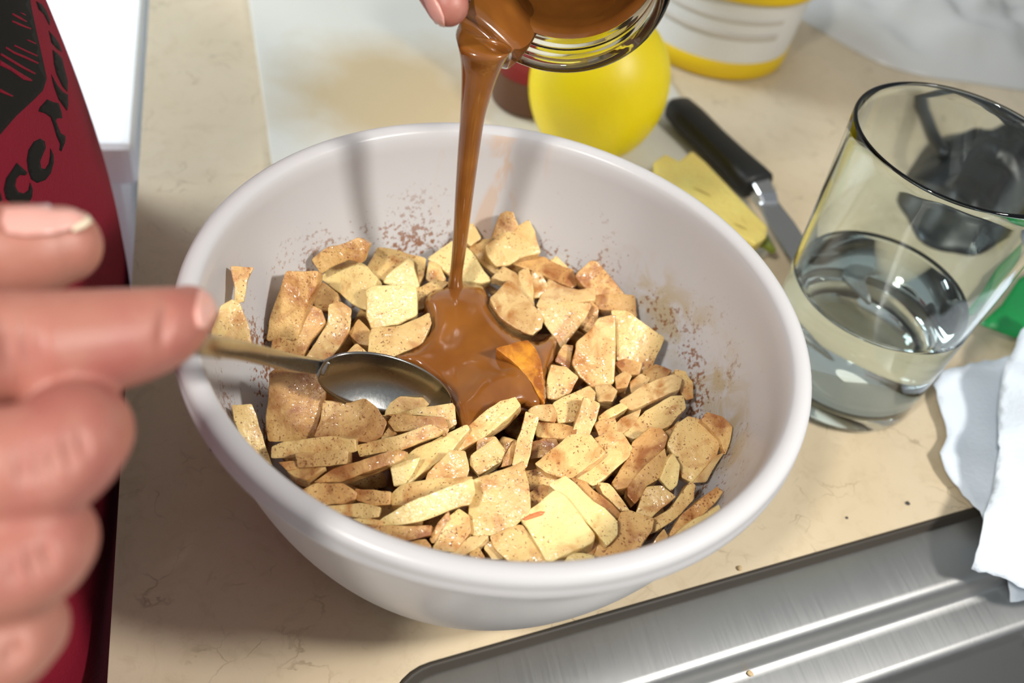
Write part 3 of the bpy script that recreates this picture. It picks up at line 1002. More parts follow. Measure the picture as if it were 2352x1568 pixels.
def place_words(c):
    x, y = c[0], c[1]
    r = math.hypot(x, y)
    a = math.degrees(math.atan2(y, x)) % 360
    if math.hypot(x - 0.016, y - 0.022) < 0.034:
        return 'at the caramel pool edge'
    if math.hypot(x + 0.033, y - 0.012) < 0.036:
        return 'beside the spoon'
    if r > 0.048:
        for lo, hi, wds in ((-20, 45, 'by the wall facing the glass'), (45, 80, 'by the wall facing the lemon-shaped bottle'),
                            (80, 125, 'by the wall facing the cutting board'), (125, 215, 'by the wall facing the hand'),
                            (215, 262, 'by the wall between hand and sink'), (262, 300, 'by the wall facing the sink'), (300, 341, 'by the wall between sink and glass')):
            if lo <= a <= hi or lo <= a - 360 <= hi:
                return wds
    if y < -0.02:
        return 'between caramel pool and sink' if x > 0 else 'between spoon and sink'
    return 'on the heap near the caramel'


def pose_words(n, px):
    up = n[2]
    xs_ = [q[0] for q in px]
    ys_ = [q[1] for q in px]
    area = 0.5 * abs(sum(px[i][0] * px[(i + 1) % len(px)][1] - px[(i + 1) % len(px)][0] * px[i][1] for i in range(len(px))))
    size = 'large' if area > 9000 else ('small' if area < 3600 else 'mid-sized')
    pose = 'flat-lying' if up > 0.93 else ('leaning' if up > 0.78 else 'upright')
    return size, pose


rng = random.Random(3)
taken = []
for crop, shape, coat, poly, ncam, th, lift in PIECES:
    ox, oy, s = CROPS[crop]
    px = [(ox + x / s, oy + y / s) for x, y in poly]
    mx_ = sum(q[0] for q in px) / len(px)
    my_ = sum(q[1] for q in px) / len(px)
    px = [(mx_ + (x - mx_) * 1.05, my_ + (y - my_) * 1.05) for x, y in px]
    px = [tuple(q) for q in smooth_poly(px, 1, 0.07)]
    c, n, front, back, bad = piece_geometry(px, ncam, th, lift)
    o = build_piece(front, back, c, n, coat, rng)
    wds = place_words(c)
    size, pose = pose_words(n, px)
    lab = '%s %s %s apple %s %s' % (size, LOOK[coat], pose, shape, wds)
    tag(o, lab, 'apple piece', 'diced apple: ' + lab)
    taken.append((c, o))
    if poly[0] == (365, 1032):
        streak_on = o

def surface_patch(name, poly, host, mat, lift):
    tree = BVHTree.FromPolygons([Vector(v.co) + host.location for v in host.data.vertices], [tuple(p.vertices) for p in host.data.polygons])
    pts, fs = fill_outline(poly, 5.0)
    V = []
    for x, y in pts:
        dd = Vector(ray(x, y)).normalized()
        h = tree.ray_cast(Vector(CAM), dd)
        V.append(np.array((h[0] if h[0] else Vector(host.location)) - dd * lift) - np.array(host.location))
    o = mesh_obj(name, V, fs, mat, host)
    sd = o.modifiers.new('thickness', 'SOLIDIFY')
    sd.thickness = 0.0003
    return o


pk = surface_patch('red_peel_streak', [(1080 + x / 3.136, 860 + y / 3.136) for x, y in [(375, 1042), (430, 1008), (500, 985), (540, 988), (520, 1012), (450, 1035), (400, 1050)]], streak_on, simple('red_apple_peel', srgb(226, 128, 78), 0.4), 0.0003)

# lower layer seen between the upper pieces
k = 0
tries = 0
low = []
while k < 52 and tries < 3000:
    tries += 1
    a = rng.random() * 2 * math.pi
    rr = math.sqrt(rng.random()) * 0.072
    z = rng.uniform(0.036, 0.045)
    c = np.array([rr * math.cos(a), rr * math.sin(a), z])
    if any(np.linalg.norm(c[:2] - q[:2]) < 0.0135 for q in low):
        continue
    tilt = Vector((rng.uniform(-0.45, 0.45), rng.uniform(-0.45, 0.45), 1)).normalized()
    n = np.array(tilt)
    ux = np.cross(n, [math.cos(a * 5), math.sin(a * 5), 0.1])
    ux /= np.linalg.norm(ux)
    uy = np.cross(n, ux)
    L, W_, T = rng.uniform(0.007, 0.010), rng.uniform(0.005, 0.008), rng.uniform(0.004, 0.006)
    outl = [(-1, -0.9), (0.2, -1), (1, -0.7), (0.9, 0.8), (0.1, 1), (-0.9, 0.8)]
    front = [c + ux * L * u * rng.uniform(0.85, 1.1) + uy * W_ * v * rng.uniform(0.85, 1.1) for u, v in outl]
    back = [q - n * T for q in front]
    if max(math.hypot(q[0], q[1]) - r_in(max(q[2], 0.004)) for q in front + back) > -0.001:
        continue
    coat = rng.choice(['browned', 'browned', 'syrupy'])
    o = build_piece(front, back, c, n, coat, rng)
    lab = '%s lower-layer apple chunk %s' % (LOOK[coat], place_words(c))
    tag(o, lab, 'apple piece', 'diced apple: ' + lab)
    low.append(c)
    k += 1

# look-alikes: told apart by how near they lie to the drinking glass
alike = {}
for o in COL.objects:
    if o.name.startswith('apple_piece'):
        alike.setdefault(o['label'], []).append(o)
for lab, obs in alike.items():
    if len(obs) > 1:
        obs.sort(key=lambda o: math.hypot(o.location.x - 0.192, o.location.y - 0.046))
        rank = ['nearer', 'farther from'] if len(obs) == 2 else ['nearest', 'second nearest', 'third nearest', 'fourth nearest', 'fifth nearest', 'sixth nearest', 'seventh nearest', 'eighth nearest', 'ninth nearest', 'tenth nearest', 'eleventh nearest', 'twelfth nearest']
        for o, rk in zip(obs, rank):
            o['label'] = '%s, %s the glass' % (lab, rk)

# juice at the bottom of the bowl
V, Fc = lathe([(0.0, 0.0035), (r_in(0.0035) - 0.004, 0.0035), (r_in(0.033) - 0.0006, 0.032), (r_in(0.033) - 0.0016, 0.0325), (0.0, 0.033)], 72)
jo = fix_normals(mesh_obj('apple_juice', V, Fc, M['juice']))
tag(jo, 'brown cinnamon juice gathered under the apple pieces in the bowl', 'juice', kind='stuff')

# ------------------------------------------------------------------ poured caramel: pool + stream
CARP = empty('poured_caramel', (0.01, 0.03, 0.055))
cl = np.array(CARP.location)
POOL = [(1030, 652), (1060, 645), (1110, 652), (1130, 680), (1125, 705), (1150, 745), (1195, 775), (1240, 785), (1265, 765), (1280, 780), (1276, 815), (1258, 850), (1256, 930),
        (1225, 940), (1195, 930), (1160, 950), (1120, 985), (1065, 1000), (1052, 965), (1035, 918), (1000, 878), (955, 842), (905, 826), (905, 816), (935, 808), (962, 790), (990, 750), (982, 715),
        (972, 690), (990, 665)]
pp, pf = fill_outline([tuple(q) for q in smooth_poly(POOL, 2)], 9.0)
sp_poly = [tuple(q) for q in smooth_poly(POOL, 2)]


def pool_z(x, y):
    d = poly_dist(x, y, sp_poly)
    e = min(1.0, d / 26.0)
    h = 0.0600 - (1 - math.sqrt(max(0.0, 1 - (1 - e) ** 2))) * 0.005
    h += 0.0035 * math.exp(-((x - 1195) ** 2 + (y - 860) ** 2) / 52 ** 2)
    h += 0.0020 * math.exp(-((x - 1050) ** 2 + (y - 690) ** 2) / 45 ** 2)
    h += 0.0022 * math.exp(-(((x - 1120) * 0.6 + (y - 880) * 0.8) ** 2 / 30 ** 2)) * math.exp(-((x - 1130) ** 2 + (y - 890) ** 2) / 80 ** 2)
    h -= 0.0020 * math.exp(-((x - 1020) ** 2 + (y - 850) ** 2) / 60 ** 2)
    h += 0.0007 * noise.noise(Vector((x / 55.0, y / 55.0, 0.3)))
    return h


top = [at(x, y, pool_z(x, y)) for x, y in pp]
nV = len(top)
V = [q - cl for q in top] + [q - cl - np.array([0, 0, 0.006]) for q in top]
Fc = list(pf) + [tuple(nV + i for i in f[::-1]) for f in pf]
ec = {}
for f in pf:
    for i in range(len(f)):
        e = (f[i], f[(i + 1) % len(f)])
        ec[tuple(sorted(e))] = ec.get(tuple(sorted(e)), []) + [e]
for k_, es in ec.items():
    if len(es) == 1:
        a, b = es[0]
        Fc.append((b, a, nV + a, nV + b))
pool = fix_normals(mesh_obj('pool', V, Fc, M['caramel'], CARP))
# stream: measured centre and width down the fall, hanging over the pool
ST = [(1125, 30, 190), (1118, 75, 160), (1113, 105, 128), (1105, 150, 94), (1096, 200, 74), (1085, 270, 57), (1076, 350, 50), (1066, 450, 42), (1057, 550, 34), (1048, 630, 30), (1046, 668, 40)]
Qp = at(1048, 655, 0.060)
path, rad = [], []
for x, y, wd in ST:
    # depth of the vertical line above the pool point at this row
    best = None
    for z in np.linspace(0.055, 0.19, 136):
        q = np.array([Qp[0], Qp[1], z]) - CAM
        yy = 784 - FPX * (q @ AX_U) / (q @ AX_F)
        if best is None or abs(yy - y) < best[0]:
            best = (abs(yy - y), q @ AX_F)
    t = best[1]
    path.append(np.append(atd(x, y, t), wd / 2 * t / FPX))
tag(CARP, 'brown caramel sauce pouring in a stream onto the diced apple', 'caramel sauce')

# ------------------------------------------------------------------ jar being emptied
mc = np.array([-0.15, -0.72, 0.66])
mc /= np.linalg.norm(mc)
JM = mc[0] * AX_R + mc[1] * AX_U - mc[2] * AX_F          # out of the mouth
JC = atd(1285, -62, 0.312)                                # mouth centre
jz = -JM
jx = np.cross(jz, [0, 0, 1])
jx /= np.linalg.norm(jx)
jy = np.cross(jz, jx)
JMAT = Matrix([[jx[i], jy[i], jz[i], JC[i]] for i in range(3)] + [[0, 0, 0, 1]])
jar = empty('caramel_jar')
jar.matrix_world = JMAT
RJ = 0.0365
gp = [(RJ - 0.0042, 0.0006), (RJ - 0.0030, -0.0008), (RJ - 0.0012, -0.0008), (RJ, 0.0006), (RJ, 0.003), (RJ - 0.0006, 0.0045)]
for z in np.linspace(0.005, 0.017, 13):
    gp.append((RJ - 0.0008 + 0.0011 * max(0, math.sin((z - 0.005) / 0.006 * 2 * math.pi)), z))
gp += [(RJ - 0.001, 0.019), (RJ + 0.001, 0.022), (RJ + 0.004, 0.027), (RJ + 0.006, 0.034), (RJ + 0.0065, 0.05), (RJ + 0.0065, 0.085), (RJ + 0.005, 0.092), (RJ, 0.096), (0.0, 0.096)]
gi = [(0.0, 0.091), (RJ, 0.090), (RJ + 0.003, 0.085), (RJ + 0.004, 0.05), (RJ + 0.0035, 0.034), (RJ + 0.0015, 0.027), (RJ - 0.0025, 0.021), (RJ - 0.0042, 0.017), (RJ - 0.0044, 0.004), (RJ - 0.0042, 0.0006)]
V, Fc = lathe(gp + gi, 96)
gb = mesh_obj('glass_body', V, Fc, M['jar_glass'], jar)
bmx = bmesh.new()
bmx.from_mesh(gb.data)
bmesh.ops.remove_doubles(bmx, verts=bmx.verts, dist=1e-6)
bmesh.ops.recalc_face_normals(bmx, faces=bmx.faces)
bmx.to_mesh(gb.data)
bmx.free()
tag(jar, 'clear glass jar tipped over the bowl with caramel coating its inside', 'jar')
# caramel left in the jar: coats the inside
ci = [(RJ - 0.0047, 0.015), (RJ - 0.0047, 0.018), (RJ - 0.003, 0.021), (RJ + 0.001, 0.027), (RJ + 0.003, 0.034), (RJ + 0.0035, 0.05), (RJ + 0.0025, 0.085), (RJ - 0.001, 0.0895), (0.0, 0.0905),
      (0.0, 0.070), (RJ - 0.006, 0.066), (RJ - 0.003, 0.05), (RJ - 0.004, 0.03), (RJ - 0.0066, 0.020), (RJ - 0.0062, 0.0165)]
V, Fc = lathe(ci + [ci[0]], 72)
V = [np.array(JMAT @ Vector(v)) - cl for v in V]
res = fix_normals(mesh_obj('residue', V, Fc, M['caramel'], CARP))
# tongue of caramel running over the lip into the stream
def px_of(q):
    d = np.array(q) - CAM
    return 1176 + FPX * (d @ AX_R) / (d @ AX_F), 784 - FPX * (d @ AX_U) / (d @ AX_F)


lipa = min((abs(px_of(JMAT @ Vector(((RJ - 0.002) * math.cos(a_), (RJ - 0.002) * math.sin(a_), 0)))[0] - 1122) + (1000 if px_of(JMAT @ Vector((RJ * math.cos(a_), RJ * math.sin(a_), 0)))[1] < -40 else 0), a_)
           for a_ in np.linspace(0, 2 * math.pi, 721))[1]


def flow_ring(q, wdir, tdir, hw_, ht_, n=24):
    return [q + wdir * hw_ * math.cos(2 * math.pi * k / n) + tdir * ht_ * math.sin(2 * math.pi * k / n) - cl for k in range(n)]


ca_, sa_ = math.cos(lipa), math.sin(lipa)
radv = jx * ca_ + jy * sa_
tanv = -jx * sa_ + jy * ca_
secs_f = []
for rr_, zz_, hw_, ht_ in ((RJ - 0.004, 0.034, 0.016, 0.002), (RJ - 0.0065, 0.022, 0.0155, 0.002), (RJ - 0.0066, 0.012, 0.0145, 0.002), (RJ - 0.0058, 0.005, 0.0135, 0.002), (RJ - 0.0036, 0.0003, 0.0125, 0.0022), (RJ - 0.0002, -0.0030, 0.0112, 0.0028)):
    q = JC + radv * rr_ + jz * zz_
    secs_f.append((q, tanv, radv, hw_, ht_))
tw_ = AX_R if tanv @ AX_R > 0 else -AX_R
for i_ in range(2, len(path)):
    q4 = path[i_]
    fl_ = [0.45, 0.5, 0.6, 0.75, 0.9, 1, 1, 1, 1, 1, 1][i_]
    tt = np.array([0, 0, -1.0])
    wd_ = tw_ - tt * (tw_ @ tt)
    wd_ /= np.linalg.norm(wd_)
    nd_ = np.cross(tt, wd_)
    if nd_ @ radv < 0 and i_ < 4:
        nd_ = -nd_
    secs_f.append((q4[:3], wd_, nd_, q4[3], q4[3] * fl_))
nd0 = secs_f[5][2]
secs_f = [(q, wv_, (tv_ if tv_ @ secs_f[0][2] >= -0.2 else -tv_), a_, b_) for q, wv_, tv_, a_, b_ in secs_f]
# dense interpolation
cols = [np.concatenate([q, wv_, tv_, [a_, b_]]) for q, wv_, tv_, a_, b_ in secs_f]
den = spline(cols, 5)
V, Fc = [], []
for r_ in den:
    wv_ = r_[3:6] / np.linalg.norm(r_[3:6])
    tv_ = r_[6:9] - wv_ * (r_[6:9] @ wv_)
    tv_ /= np.linalg.norm(tv_)
    V += flow_ring(r_[:3], wv_, tv_, r_[9], r_[10])
for i_ in range(len(den) - 1):
    for k_ in range(24):
        Fc.append((i_ * 24 + k_, i_ * 24 + (k_ + 1) % 24, (i_ + 1) * 24 + (k_ + 1) % 24, (i_ + 1) * 24 + k_))
Fc += [tuple(range(24)), tuple((len(den) - 1) * 24 + k_ for k_ in range(24))]
fix_normals(mesh_obj('stream', V, Fc, M['caramel'], CARP))

# ------------------------------------------------------------------ spoon
SA = atd(452, 790, 0.208)              # at the fingertip
SB = at(735, 846, 0.080)               # neck
tipp = at(1034, 932, 0.0625)
spn = empty('spoon', (SB + tipp) / 2)
sl_ = np.array(spn.location)
Lax = tipp - SB
Ls = np.linalg.norm(Lax)
Lax /= Ls
Nax = -AX_F * 0.75 - AX_U * 0.62 + AX_R * 0.05      # hollow faces the camera
Nax -= Lax * (Nax @ Lax)
Nax /= np.linalg.norm(Nax)
Wax = np.cross(Nax, Lax)
if Wax[2] < 0:
    Wax = -Wax
nu, nv = 28, 18
V, Fc = [], []
half = 0.0132


def spoon_pt(s, v, off):
    wdt = half * (math.sin(math.pi * min(1, max(0, s)) ** 0.85)) ** 0.5 if 0 < s < 1 else 0.0
    wdt = max(wdt, 0.0030 * (1 - s))
    dep = 0.0085 * (math.sin(math.pi * s) ** 0.8 if 0 < s < 1 else 0) * (1 - v * v)
    # the upper edge follows the line neck -> tip, the bowl hangs below it
    base = SB + Lax * (s * Ls)
    return base + Wax * (v * wdt) - Nax * (dep + off)


for off in (0.0, 0.0011):
    for i in range(nu + 1):
        for j in range(nv + 1):
            V.append(spoon_pt(i / nu, -1 + 2 * j / nv, off) - sl_)
st_ = (nu + 1) * (nv + 1)
for i in range(nu):
    for j in range(nv):
        a = i * (nv + 1) + j
        q = (a, a + 1, a + nv + 2, a + nv + 1)
        Fc.append(q)
        Fc.append(tuple(st_ + k for k in q[::-1]))
rimi = [i * (nv + 1) for i in range(nu + 1)] + [nu * (nv + 1) + j for j in range(1, nv + 1)] + [i * (nv + 1) + nv for i in range(nu - 1, -1, -1)] + [j for j in range(nv - 1, 0, -1)]
for k in range(len(rimi)):
    a, b = rimi[k], rimi[(k + 1) % len(rimi)]
    Fc.append((a, b, st_ + b, st_ + a))
fix_normals(mesh_obj('spoon_bowl', V, Fc, M['spoon_steel'], spn))
# handle: rectangular section sweep
HP = [atd(150, 742, 0.193), atd(300, 765, 0.2), SA, atd(560, 806, 0.25), atd(665, 832, 0.297), SB - Lax * 0.002 - Nax * 0.0004, SB + Lax * 0.003 - Nax * 0.0010]
hs = spline(HP, 8)
hw = [0.0028, 0.0027, 0.0025, 0.0026, 0.0028, 0.0028, 0.0030]
ht = [0.0011, 0.0011, 0.0011, 0.0012, 0.0013, 0.0012, 0.0005]
hws = np.interp(np.linspace(0, 6, len(hs)), range(7), hw)
hts = np.interp(np.linspace(0, 6, len(hs)), range(7), ht)
V, Fc = [], []
for i, q in enumerate(hs):
    t = hs[min(i + 1, len(hs) - 1)] - hs[max(i - 1, 0)]
    t = t / np.linalg.norm(t)
    k = min(1.0, max(0.0, (i / len(hs) - 0.55) / 0.4))
    ww = (AX_U - AX_F * 0.35) * (1 - k) + Wax * k
    ww = ww - t * (ww @ t)
    ww /= np.linalg.norm(ww)
    nn = np.cross(t, ww)
    for k in range(12):
        a = 2 * math.pi * k / 12
        ca, sa = math.cos(a), math.sin(a)
        e = 0.45
        V.append(q + ww * hws[i] * math.copysign(abs(ca) ** e, ca) + nn * hts[i] * math.copysign(abs(sa) ** e, sa) - sl_)
for i in range(len(hs) - 1):
    for k in range(12):
        k2 = (k + 1) % 12
        Fc.append((i * 12 + k, i * 12 + k2, (i + 1) * 12 + k2, (i + 1) * 12 + k))
Fc += [tuple(range(12)), tuple((len(hs) - 1) * 12 + k for k in range(12))]
fix_normals(mesh_obj('spoon_handle', V, Fc, M['spoon_steel'], spn))
tag(spn, 'worn steel spoon held in the hand and dug into the diced apple', 'spoon')

# ------------------------------------------------------------------ person
PER = empty('person', (-0.26, 0.07, -0.9))
pl = np.array(PER.location)


def remesh(V, Fc, voxel, smooth_it, name):
    tmp = mesh_obj('tmp', V, Fc)
    md = tmp.modifiers.new('r', 'REMESH')
    md.mode = 'VOXEL'
    md.voxel_size = voxel
    s = tmp.modifiers.new('s', 'SMOOTH')
    s.factor = 0.5
    s.iterations = smooth_it
    dg = bpy.context.evaluated_depsgraph_get()
    me = bpy.data.meshes.new_from_object(tmp.evaluated_get(dg))
    me.name = name
    bpy.data.objects.remove(tmp)
    return me


def chain(pts, sub=5, n=20):
    """pts: (px, py, depth, r_px) or ('w', x, y, z, r)"""
    out = []
    for p in pts:
        if p[0] == 'w':
            out.append(np.array(p[1:], float))
        else:
            out.append(np.append(atd(p[0], p[1], p[2]), p[3] * p[2] / FPX))
    s = spline(out, sub)
    return tube([q[:3] for q in s], [q[3] for q in s], n)


WR = ('w', -0.218, -0.150, 0.188, 0.027)
hand_parts = [
    chain([(-480, 1000, .155, 165), (-230, 870, .168, 150), (-20, 806, .178, 137), (60, 803, .182, 139), (150, 795, .186, 131), (300, 772, .194, 113), (380, 748, .2, 94), (432, 718, .207, 66)]),
    chain([(-480, 1190, .150, 175), (-240, 1130, .158, 160), (-40, 1088, .163, 152), (60, 1072, .165, 150), (120, 1043, .168, 142), (160, 1008, .173, 132), (178, 985, .186, 115), (80, 990, .208, 98), (-60, 1010, .215, 92)]),
    chain([(-450, 1370, .148, 155), (-220, 1345, .155, 136), (-40, 1318, .16, 130), (50, 1288, .163, 126), (92, 1256, .167, 120), (108, 1228, .18, 106), (30, 1225, .2, 92), (-90, 1230, .208, 84)]),
    chain([(-400, 1530, .150, 125), (-180, 1530, .157, 112), (-20, 1500, .162, 108), (35, 1462, .166, 102), (60, 1430, .176, 92), (0, 1425, .195, 76), (-90, 1430, .2, 70)]),
    chain([(-560, 930, .185, 190), (-330, 690, .196, 150), (-120, 600, .203, 122), (20, 583, .206, 116), (90, 572, .208, 108), (140, 562, .21, 92)]),
    chain([(-520, 980, .156, 190), (-520, 1200, .152, 200), (-480, 1420, .15, 170), (-430, 1540, .152, 130)]),
    chain([(-520, 1050, .165, 220), ('w', -0.178, -0.128, 0.184, 0.028), WR]),
    chain([(-500, 1400, .155, 190), ('w', -0.180, -0.140, 0.180, 0.025), WR]),
    chain([WR, ('w', -0.30, -0.185, 0.175, 0.032), ('w', -0.44, -0.225, 0.160, 0.040), ('w', -0.50, -0.22, 0.19, 0.042)]),
]
V, Fc = join_parts(hand_parts)
hme = remesh(V, Fc, 0.0008, 10, 'right_hand')
# knuckle creases pressed into the skin
co = np.empty(len(hme.vertices) * 3)
hme.vertices.foreach_get('co', co)
co = co.reshape(-1, 3)
no = np.empty(len(hme.vertices) * 3)
hme.vertices.foreach_get('normal', no)
no = no.reshape(-1, 3)
rel = co - CAM
dep = rel @ AX_F
pxs = np.stack([1176 + FPX * (rel @ AX_R) / dep, 784 - FPX * (rel @ AX_U) / dep], 1)
CREASES = [((20, 740), (52, 900), 9, .00055), ((52, 735), (78, 890), 8, .0006), ((85, 740), (100, 880), 8, .0004), ((5, 740), (18, 880), 8, .0004), ((385, 690), (372, 800), 9, .0003),
           ((40, 1020), (60, 1130), 9, .00055), ((75, 1010), (98, 1125), 8, .0006), ((110, 1010), (130, 1110), 8, .0005), ((150, 1000), (165, 1080), 8, .00045), ((182, 990), (196, 1050), 8, .00035),
           ((60, 1250), (85, 1330), 8, .0005), ((95, 1240), (118, 1310), 8, .0005), ((20, 1270), (40, 1350), 8, .0004), ((10, 1480), (25, 1530), 8, .0004), ((35, 1465), (50, 1515), 8, .0004)]
front = dep < 0.24
disp = np.zeros(len(co))
for a, b, wpx, amt in CREASES:
    a = np.array(a, float)
    b = np.array(b, float)
    ab = b - a
    t = np.clip(((pxs - a) @ ab) / (ab @ ab), 0, 1)
    dd = np.hypot(*(pxs - a - t[:, None] * ab).T)
    fade = np.sin(np.pi * np.clip(t, 0.05, 0.95)) ** 0.7
    wpx *= 1.6
    disp += np.where(front, amt * 3.0 * fade * np.exp(-(dd / wpx) ** 2), 0)
facing = -(no @ AX_F) > 0.05
co -= no * (disp * facing)[:, None]
co -= pl
hme.vertices.foreach_set('co', co.ravel())
hme.update()
hme.polygons.foreach_set('use_smooth', [True] * len(hme.polygons))
hme.materials.clear()
hme.materials.append(M['skin'])
rh = bpy.data.objects.new('right_hand', hme)
COL.objects.link(rh)
rh.parent = PER


def bvh_of(me_, off):
    return BVHTree.FromPolygons([Vector(v.co) + Vector(off) for v in me_.vertices], [tuple(p.vertices) for p in me_.polygons])


def decal(name, poly, tree, mat, parent, off, lift=0.0004, step=6.0, thick=0.0005, loc=None):
    """thin plate that follows the surface it lies on."""
    pts, fs = fill_outline(poly, step)
    V = []
    last = None
    for x, y in pts:
        d = Vector(ray(x, y)).normalized()
        h = tree.ray_cast(Vector(CAM), d)
        if h[0] is None:
            V.append(None)
            continue
        V.append(np.array(h[0] - d * lift))
    ok = [i for i, v in enumerate(V) if v is not None]
    if len(ok) < 3:
        return None
    ta = np.median([np.linalg.norm(V[i] - CAM) for i in ok])
    keep = {i: k for k, i in enumerate(ok)}
    top = [V[i] for i in ok]
    n_ = len(top)
    fin = []
    for f in fs:
        if all(i in keep for i in f):
            g = tuple(keep[i] for i in f)
            ds = [np.linalg.norm(top[i] - CAM) for i in g]
            if max(ds) - min(ds) < 0.02:
                fin.append(g)
    o = mesh_obj(name, [q - off for q in top], fin, mat, parent)
    sd = o.modifiers.new('thickness', 'SOLIDIFY')
    sd.thickness = thick
    sd.offset = 0
    return o


tr = bvh_of(hme, pl)
nl = decal('thumbnail', [(8, 478), (60, 474), (120, 471), (180, 470), (205, 478), (196, 500), (168, 524), (120, 538), (60, 542), (15, 535), (2, 510)], tr, M['nail'], rh, pl, 0.0007, 8, 0.0008)
nt_ = decal('nail_edge', [(180, 470), (212, 469), (226, 478), (222, 500), (196, 522), (168, 532), (166, 524), (196, 502), (204, 482)], tr, M['nail_tip'], rh, pl, 0.0010, 6, 0.0008)
n2_ = decal('fingernail', [(455, 668), (478, 668), (494, 685), (499, 706), (490, 730), (470, 755), (455, 752), (448, 715)], tr, M['nail'], rh, pl, 0.0006, 6, 0.0008)

# ---- left hand, round the jar
J = lambda x, y, z: np.array(JMAT @ Vector((x, y, z)))


def jw(x, y, z, r):
    q = J(x, y, z)
    return ('w', q[0], q[1], q[2], r)


ang = lambda deg, rad, z, r: jw(rad * math.cos(math.radians(deg)), rad * math.sin(math.radians(deg)), z, r)
# which jar angle is up / left in the picture
up_j = Vector((jx @ np.array([0, 0, 1.0]), jy @ np.array([0, 0, 1.0]), 0))
A_UP = math.degrees(math.atan2(up_j.y, up_j.x))
lf = -AX_R
A_LF = math.degrees(math.atan2(jy @ lf, jx @ lf))
sgn = 1 if ((A_LF - A_UP + 180) % 360 - 180) > 0 else -1
RG = RJ + 0.0065
lh = []
tip = atd(1028, 12, 0.300)
mid = atd(1000, -70, 0.303)
kn = atd(960, -190, 0.312)
palm_c = J((RG + 0.022) * math.cos(math.radians(A_UP + sgn * 45)), (RG + 0.022) * math.sin(math.radians(A_UP + sgn * 45)), 0.055)
pc = ('w', palm_c[0], palm_c[1], palm_c[2], 0.024)
lh.append(chain([pc, ('w', *kn, 0.0115), ('w', *mid, 0.0095), ('w', *tip, 0.0068)]))
for i, zz in enumerate((0.036, 0.054, 0.071, 0.086)):
    ln = (0.95, 1.0, 0.95, 0.8)[i]
    rr0 = (0.0095, 0.0098, 0.0092, 0.008)[i]
    lh.append(chain([pc] + [ang(A_UP + sgn * (35 - 45 * q * ln), RG + 0.010 + (0.006 if q < 1 else 0), zz, rr0 * (1.15 - 0.12 * q)) for q in (0, 0.8, 1.6, 2.3, 2.8)]))
lh.append(chain([pc, ('w', palm_c[0] - 0.045, palm_c[1] + 0.012, palm_c[2] + 0.025, 0.027), ('w', palm_c[0] - 0.12, palm_c[1] + 0.05, palm_c[2] + 0.05, 0.031), ('w', -0.30, 0.20, 0.34, 0.040)]))
V, Fc = join_parts(lh)
lme = remesh(V, Fc, 0.0016, 6, 'left_hand')
c2 = np.empty(len(lme.vertices) * 3)
lme.vertices.foreach_get('co', c2)
c2 = c2.reshape(-1, 3) - pl
lme.vertices.foreach_set('co', c2.ravel())
lme.update()
lme.polygons.foreach_set('use_smooth', [True] * len(lme.polygons))
lme.materials.clear()
lme.materials.append(M['skin'])
lo = bpy.data.objects.new('left_hand', lme)
COL.objects.link(lo)
lo.parent = PER
tr2 = bvh_of(lme, pl)
decal('thumbnail', [(966, -20), (985, -24), (1008, 10), (1020, 40), (1022, 66), (1008, 62), (990, 36)], tr2, M['nail'], lo, pl, 0.0007, 5, 0.0008)

# ---- garment: one lofted torso, belly against the worktop edge
secs = [(-0.62, -0.15, .105, .165), (-0.3, -0.142, .115, .165), (-0.06, -0.1352, .118, .162), (0.0, -0.1345, .118, .160), (0.03, -0.136, .118, .160), (0.07, -0.1415, .115, .160),
        (0.11, -0.149, .112, .160), (0.16, -0.160, .11, .160), (0.24, -0.178, .105, .162), (0.34, -0.195, .1, .168), (0.42, -0.21, .085, .15), (0.45, -0.225, .06, .10)]
ss = spline([np.array(s) for s in secs], 5)
V, Fc = [], []
nn_ = 120
cyT = 0.064
for z, xf, a, b in ss:
    cxT = xf - a
    for k in range(nn_):
        t = 2 * math.pi * k / nn_
        e = 2 / 5.0
        x = cxT + a * math.copysign(abs(math.cos(t)) ** e, math.cos(t))
        y = cyT + b * math.copysign(abs(math.sin(t)) ** e, math.sin(t))
        wv = 0.0022 * math.sin(7 * t + z * 9) * math.sin(3 * t + 2) * (1 if z < 0.3 else 0.3)
        # one long vertical fold near the far side of the belly
        fx = -0.0045 * math.exp(-((y - 0.196 - 0.02 * z) / 0.006) ** 2) * (1 if x > cxT else 0) * math.exp(-((z - 0.03) / 0.07) ** 2)
        V.append((x + (wv - 0.0022 if x > cxT else 0) + fx, y, z))
for i in range(len(ss) - 1):
    for k in range(nn_):
        k2 = (k + 1) % nn_
        Fc.append((i * nn_ + k, i * nn_ + k2, (i + 1) * nn_ + k2, (i + 1) * nn_ + k))
Fc += [tuple(range(nn_))[::-1], tuple((len(ss) - 1) * nn_ + k for k in range(nn_))]
shirt = fix_normals(mesh_obj('shirt', [np.array(v) - pl for v in V], Fc, M['red_cloth'], PER))
shirt['label'] = 'crimson cotton top with black printed lettering'
# sleeves
V, Fc = chain([('w', -0.33, -0.04, 0.36, 0.062), ('w', -0.47, -0.17, 0.27, 0.058), ('w', -0.53, -0.235, 0.19, 0.055), ('w', -0.46, -0.23, 0.163, 0.052), ('w', -0.37, -0.208, 0.168, 0.047)])
mesh_obj('sleeve', [np.array(v) - pl for v in V], Fc, M['red_cloth'], PER)
V, Fc = chain([('w', -0.31, 0.17, 0.40, 0.06), ('w', -0.33, 0.22, 0.36, 0.056), ('w', -0.27, 0.19, 0.335, 0.05), ('w', -0.20, 0.155, 0.318, 0.045)])
mesh_obj('sleeve', [np.array(v) - pl for v in V], Fc, M['red_cloth'], PER)
